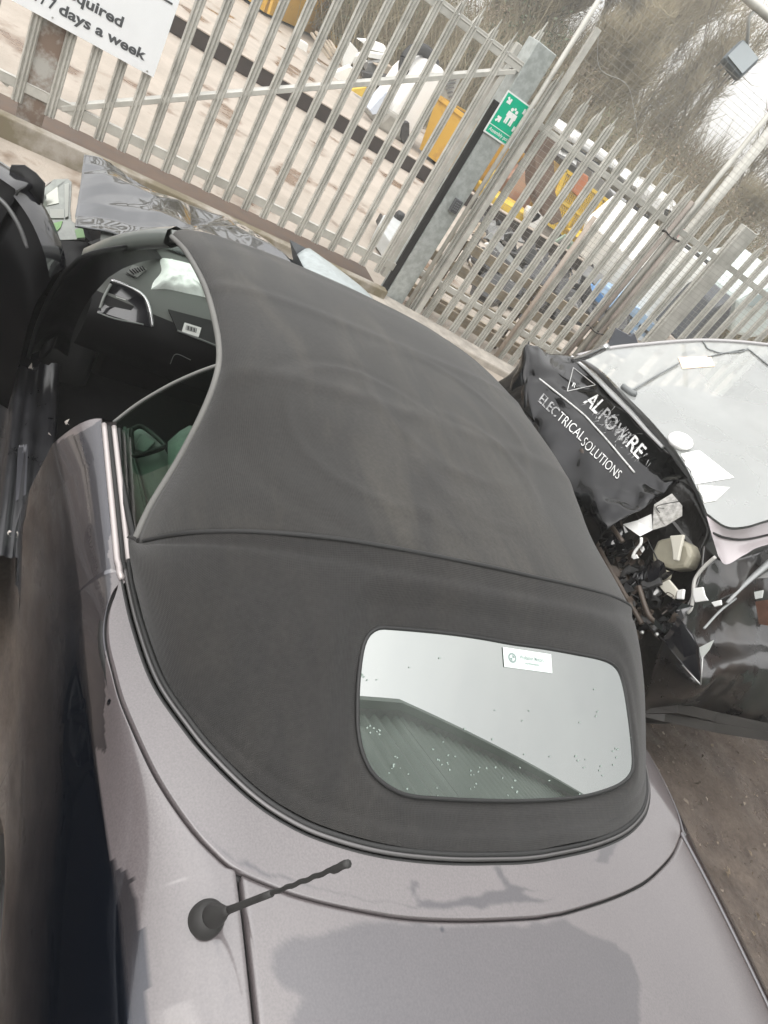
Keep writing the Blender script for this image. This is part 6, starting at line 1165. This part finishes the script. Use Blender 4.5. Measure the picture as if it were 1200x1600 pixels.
# unseen dark estate car added at the left to darken the flank's reflection
DC = thing('added_dark_car', (-.2, 3.0, 0), 'unseen dark blue estate car added to darken the flank reflection', 'car')
def sect(x, w, zb, zt, r=.12): return [(x, 3.0 + sy * w * k_, z) for sy, k_, z in ((-1, .92, zb), (-1, 1, zb + .15), (-1, 1, zt - r), (-1, .9, zt), (1, .9, zt), (1, 1, zt - r), (1, 1, zb + .15), (1, .92, zb))]
MB().grid([sect(x, w, .22, z) for x, w, z in ((-2.5, .70, .7), (-2.4, .82, .92), (-1.2, .88, .95), (.6, .88, .95), (1.6, .86, .9), (2.1, .78, .8), (2.2, .65, .6))]).build('body', mat('dark_navy_paint', (.008, .010, .018), .2, coat=1), DC, solid=.01)
MB().grid([sect(x, w, .9, z, .05) for x, w, z in ((-2.4, .70, .95), (-1.9, .66, 1.38), (-.8, .64, 1.46), (.2, .64, 1.42), (1.0, .72, .96))]).build('cabin', mat('dark_car_glass2', (.01, .012, .014), .08), DC, solid=.01)
for x_ in (-1.55, 1.2):
    for y_ in (2.22, 3.78): wheel(x_, y_, DC, .31, 'wheel', -1 if y_ < 3.0 else 1)

BS = thing('added_brick_store', (0, -15, 0), 'unseen dark brick store added to darken the right wing reflection', 'shed')  # unseen store added so the right wing mirrors something dark
MB().box((-1.5, -17, 2.9), (8, 5, 5.8)).build('wall', mat('dark_brick', (.09, .055, .042), .85, var=.3, vscale=8, bump=.2, bscale=20), BS, smooth=False); MB().prism([(-5.8, -14.2, 5.8), (-5.8, -19.8, 5.8), (-5.8, -17, 7.4)], (8.6, 0, 0)).build('roof', M_greyscrap, BS, smooth=False)

# ================================================================ SETTING
def ground_mat():
    m = bpy.data.materials.new('muddy_yard'); m.use_nodes = True; nt = m.node_tree; b = nt.nodes['Principled BSDF']; lk = nt.links
    g = nt.nodes.new('ShaderNodeNewGeometry'); s = nt.nodes.new('ShaderNodeSeparateXYZ'); lk.new(g.outputs['Position'], s.inputs[0])
    def noise(sc, det=8, r=.6):
        n = nt.nodes.new('ShaderNodeTexNoise'); n.inputs['Scale'].default_value = sc; n.inputs['Detail'].default_value = det; n.inputs['Roughness'].default_value = r; lk.new(g.outputs['Position'], n.inputs[0]); return n.outputs[0]
    def ramp(src, a, ca, bb, cb):
        r = nt.nodes.new('ShaderNodeValToRGB'); lk.new(src, r.inputs[0]); e = r.color_ramp.elements; e[0].position, e[1].position = a, bb; e[0].color = (*ca, 1); e[1].color = (*cb, 1); return r.outputs[0]
    def mr(src, a, bb, c=0., d=1.):
        r = nt.nodes.new('ShaderNodeMapRange'); lk.new(src, r.inputs[0]); r.inputs[1].default_value, r.inputs[2].default_value, r.inputs[3].default_value, r.inputs[4].default_value = a, bb, c, d; return r.outputs[0]
    def mix(f, a, c):
        x = nt.nodes.new('ShaderNodeMix'); x.data_type = 'RGBA'; lk.new(f, x.inputs[0]); lk.new(a, x.inputs[6]); lk.new(c, x.inputs[7]); return x.outputs[2]
    mud = ramp(noise(5), .3, (.070, .051, .040), .72, (.160, .126, .102))
    mud2 = ramp(noise(55, 4), .35, (.45, .45, .45), .7, (1, 1, 1))
    mm = nt.nodes.new('ShaderNodeMix'); mm.data_type = 'RGBA'; mm.blend_type = 'MULTIPLY'; mm.inputs[0].default_value = .6; lk.new(mud, mm.inputs[6]); lk.new(mud2, mm.inputs[7])
    conc = ramp(noise(1.6), .3, (.30, .262, .218), .7, (.40, .348, .295))
    crk = ramp(noise(11, 5), 0.30, (.75, .7, .66), .42, (1, 1, 1))
    cm = nt.nodes.new('ShaderNodeMix'); cm.data_type = 'RGBA'; cm.blend_type = 'MULTIPLY'; cm.inputs[0].default_value = .5; lk.new(conc, cm.inputs[6]); lk.new(crk, cm.inputs[7])
    pud = mr(noise(.62, 5), .565, .62)
    wet = ramp(noise(4), .3, (.13, .085, .055), .7, (.22, .15, .10))
    cw = mix(pud, cm.outputs[2], wet)
    n4 = noise(1.2); ad = nt.nodes.new('ShaderNodeMath'); ad.operation = 'MULTIPLY_ADD'; lk.new(n4, ad.inputs[0]); ad.inputs[1].default_value = 1.2; lk.new(s.outputs[0], ad.inputs[2])
    f = mr(ad.outputs[0], 4.6, 5.0); 
    far = mr(s.outputs[0], 24, 34); brown = ramp(noise(.5), .3, (.10, .08, .055), .7, (.18, .145, .105))
    col = mix(far, mix(f, mm.outputs[2], cw), brown); lk.new(col, b.inputs['Base Color'])
    rp = mr(pud, 0, 1, .85, .25); dm = mr(noise(2.3, 5), .44, .60, .85, .24)
    rx = nt.nodes.new('ShaderNodeMix'); rx.data_type = 'FLOAT'; lk.new(f, rx.inputs[0]); lk.new(dm, rx.inputs[2]); lk.new(rp, rx.inputs[3]); lk.new(rx.outputs[0], b.inputs['Roughness'])
    bp = nt.nodes.new('ShaderNodeBump'); bp.inputs['Strength'].default_value = .5; bp.inputs['Distance'].default_value = .03; lk.new(noise(14, 8, .7), bp.inputs['Height']); lk.new(bp.outputs[0], b.inputs['Normal'])
    return m
near = np.array([[(x, y, 0.0) for y in np.linspace(-9, 5, 200)] for x in np.linspace(-4, 5.4, 150)]); P = near.reshape(-1, 3)
ed = np.minimum(np.minimum(P[:, 0] + 4, 5.4 - P[:, 0]), np.minimum(P[:, 1] + 9, 5 - P[:, 1])); hgt = (vnoise(P, 1.6, 1) * .016 + vnoise(P, 5, 2) * .012 + vnoise(P, 14, 3) * .006) * np.clip(ed, 0, 1)
P[:, 2] = hgt - .006 + .0
xs_ = [-600, -100, -30, -4]; MUD = ground_mat()
o = MB().grid(P.reshape(near.shape)).add([(-600, -600, -.0), (600, -600, 0), (600, 600, 0), (-600, 600, 0), (-4, -9, -.006), (5.4, -9, -.006), (5.4, 5, -.006), (-4, 5, -.006)], [(0, 1, 5, 4), (1, 2, 6, 5), (2, 3, 7, 6), (3, 0, 4, 7)])
tag(o.build('ground', MUD), kind='structure')

g = np.random.default_rng(21); n = 5200; x_ = g.uniform(-1.6, 3.6, n); y_ = g.uniform(-4.6, -.9, n); sz = g.choice([.004, .007, .012, .02], n, p=[.5, .3, .15, .05]) * g.uniform(.6, 1.4, n); V = []; F = []
for k_ in range(n):
    a = g.uniform(0, 6.28, 5); r = sz[k_] * g.uniform(.5, 1.2, 5); a.sort(); st = g.uniform(.3, 1.); b = len(V); th_ = g.uniform(0, 3.14); c_, s_ = math.cos(th_), math.sin(th_)
    for q in range(5): u, v = r[q] * math.cos(a[q]) * 1.5, r[q] * math.sin(a[q]) * st; V.append((x_[k_] + u * c_ - v * s_, y_[k_] + u * s_ + v * c_, .012 + g.uniform(0, .01)))
    V.append((x_[k_], y_[k_], .016 + sz[k_] * .8)); F += [(b + q, b + (q + 1) % 5, b + 5) for q in range(5)]
cut = n * 2 // 3
tag(link('gravel_chips', V[:cut * 6], F[:cut * 5], mat('muddy_chips', (.07, .055, .042), .85, col2=(.20, .165, .135), vscale=9, vec='Object'), smooth=False), 'small muddy chips and grit strewn between the two wrecks', 'gravel', kind='stuff')
tag(link('leaf_litter', V[cut * 6:], [tuple(i - cut * 6 for i in f) for f in F[cut * 5:]], mat('pale_litter', (.15, .115, .08), .85, col2=(.34, .29, .24), vscale=11, vec='Object'), smooth=False), 'pale plant litter trodden into the mud between the two wrecks', 'litter', kind='stuff')
# thin volume added to imitate the lens's veiling glare
hz_m = bpy.data.materials.new('lens_veil_haze'); hz_m.use_nodes = True; hn = hz_m.node_tree; hn.nodes.remove(hn.nodes['Principled BSDF']); pv = hn.nodes.new('ShaderNodeVolumePrincipled'); pv.inputs['Color'].default_value = (.95, .94, .90, 1); pv.inputs['Density'].default_value = .0048
hn.links.new(pv.outputs[0], hn.nodes['Material Output'].inputs['Volume'])
tag(MB().box((25, -15, 8.0), (220, 200, 18.0)).build('veil_haze', hz_m, smooth=False), kind='stuff')
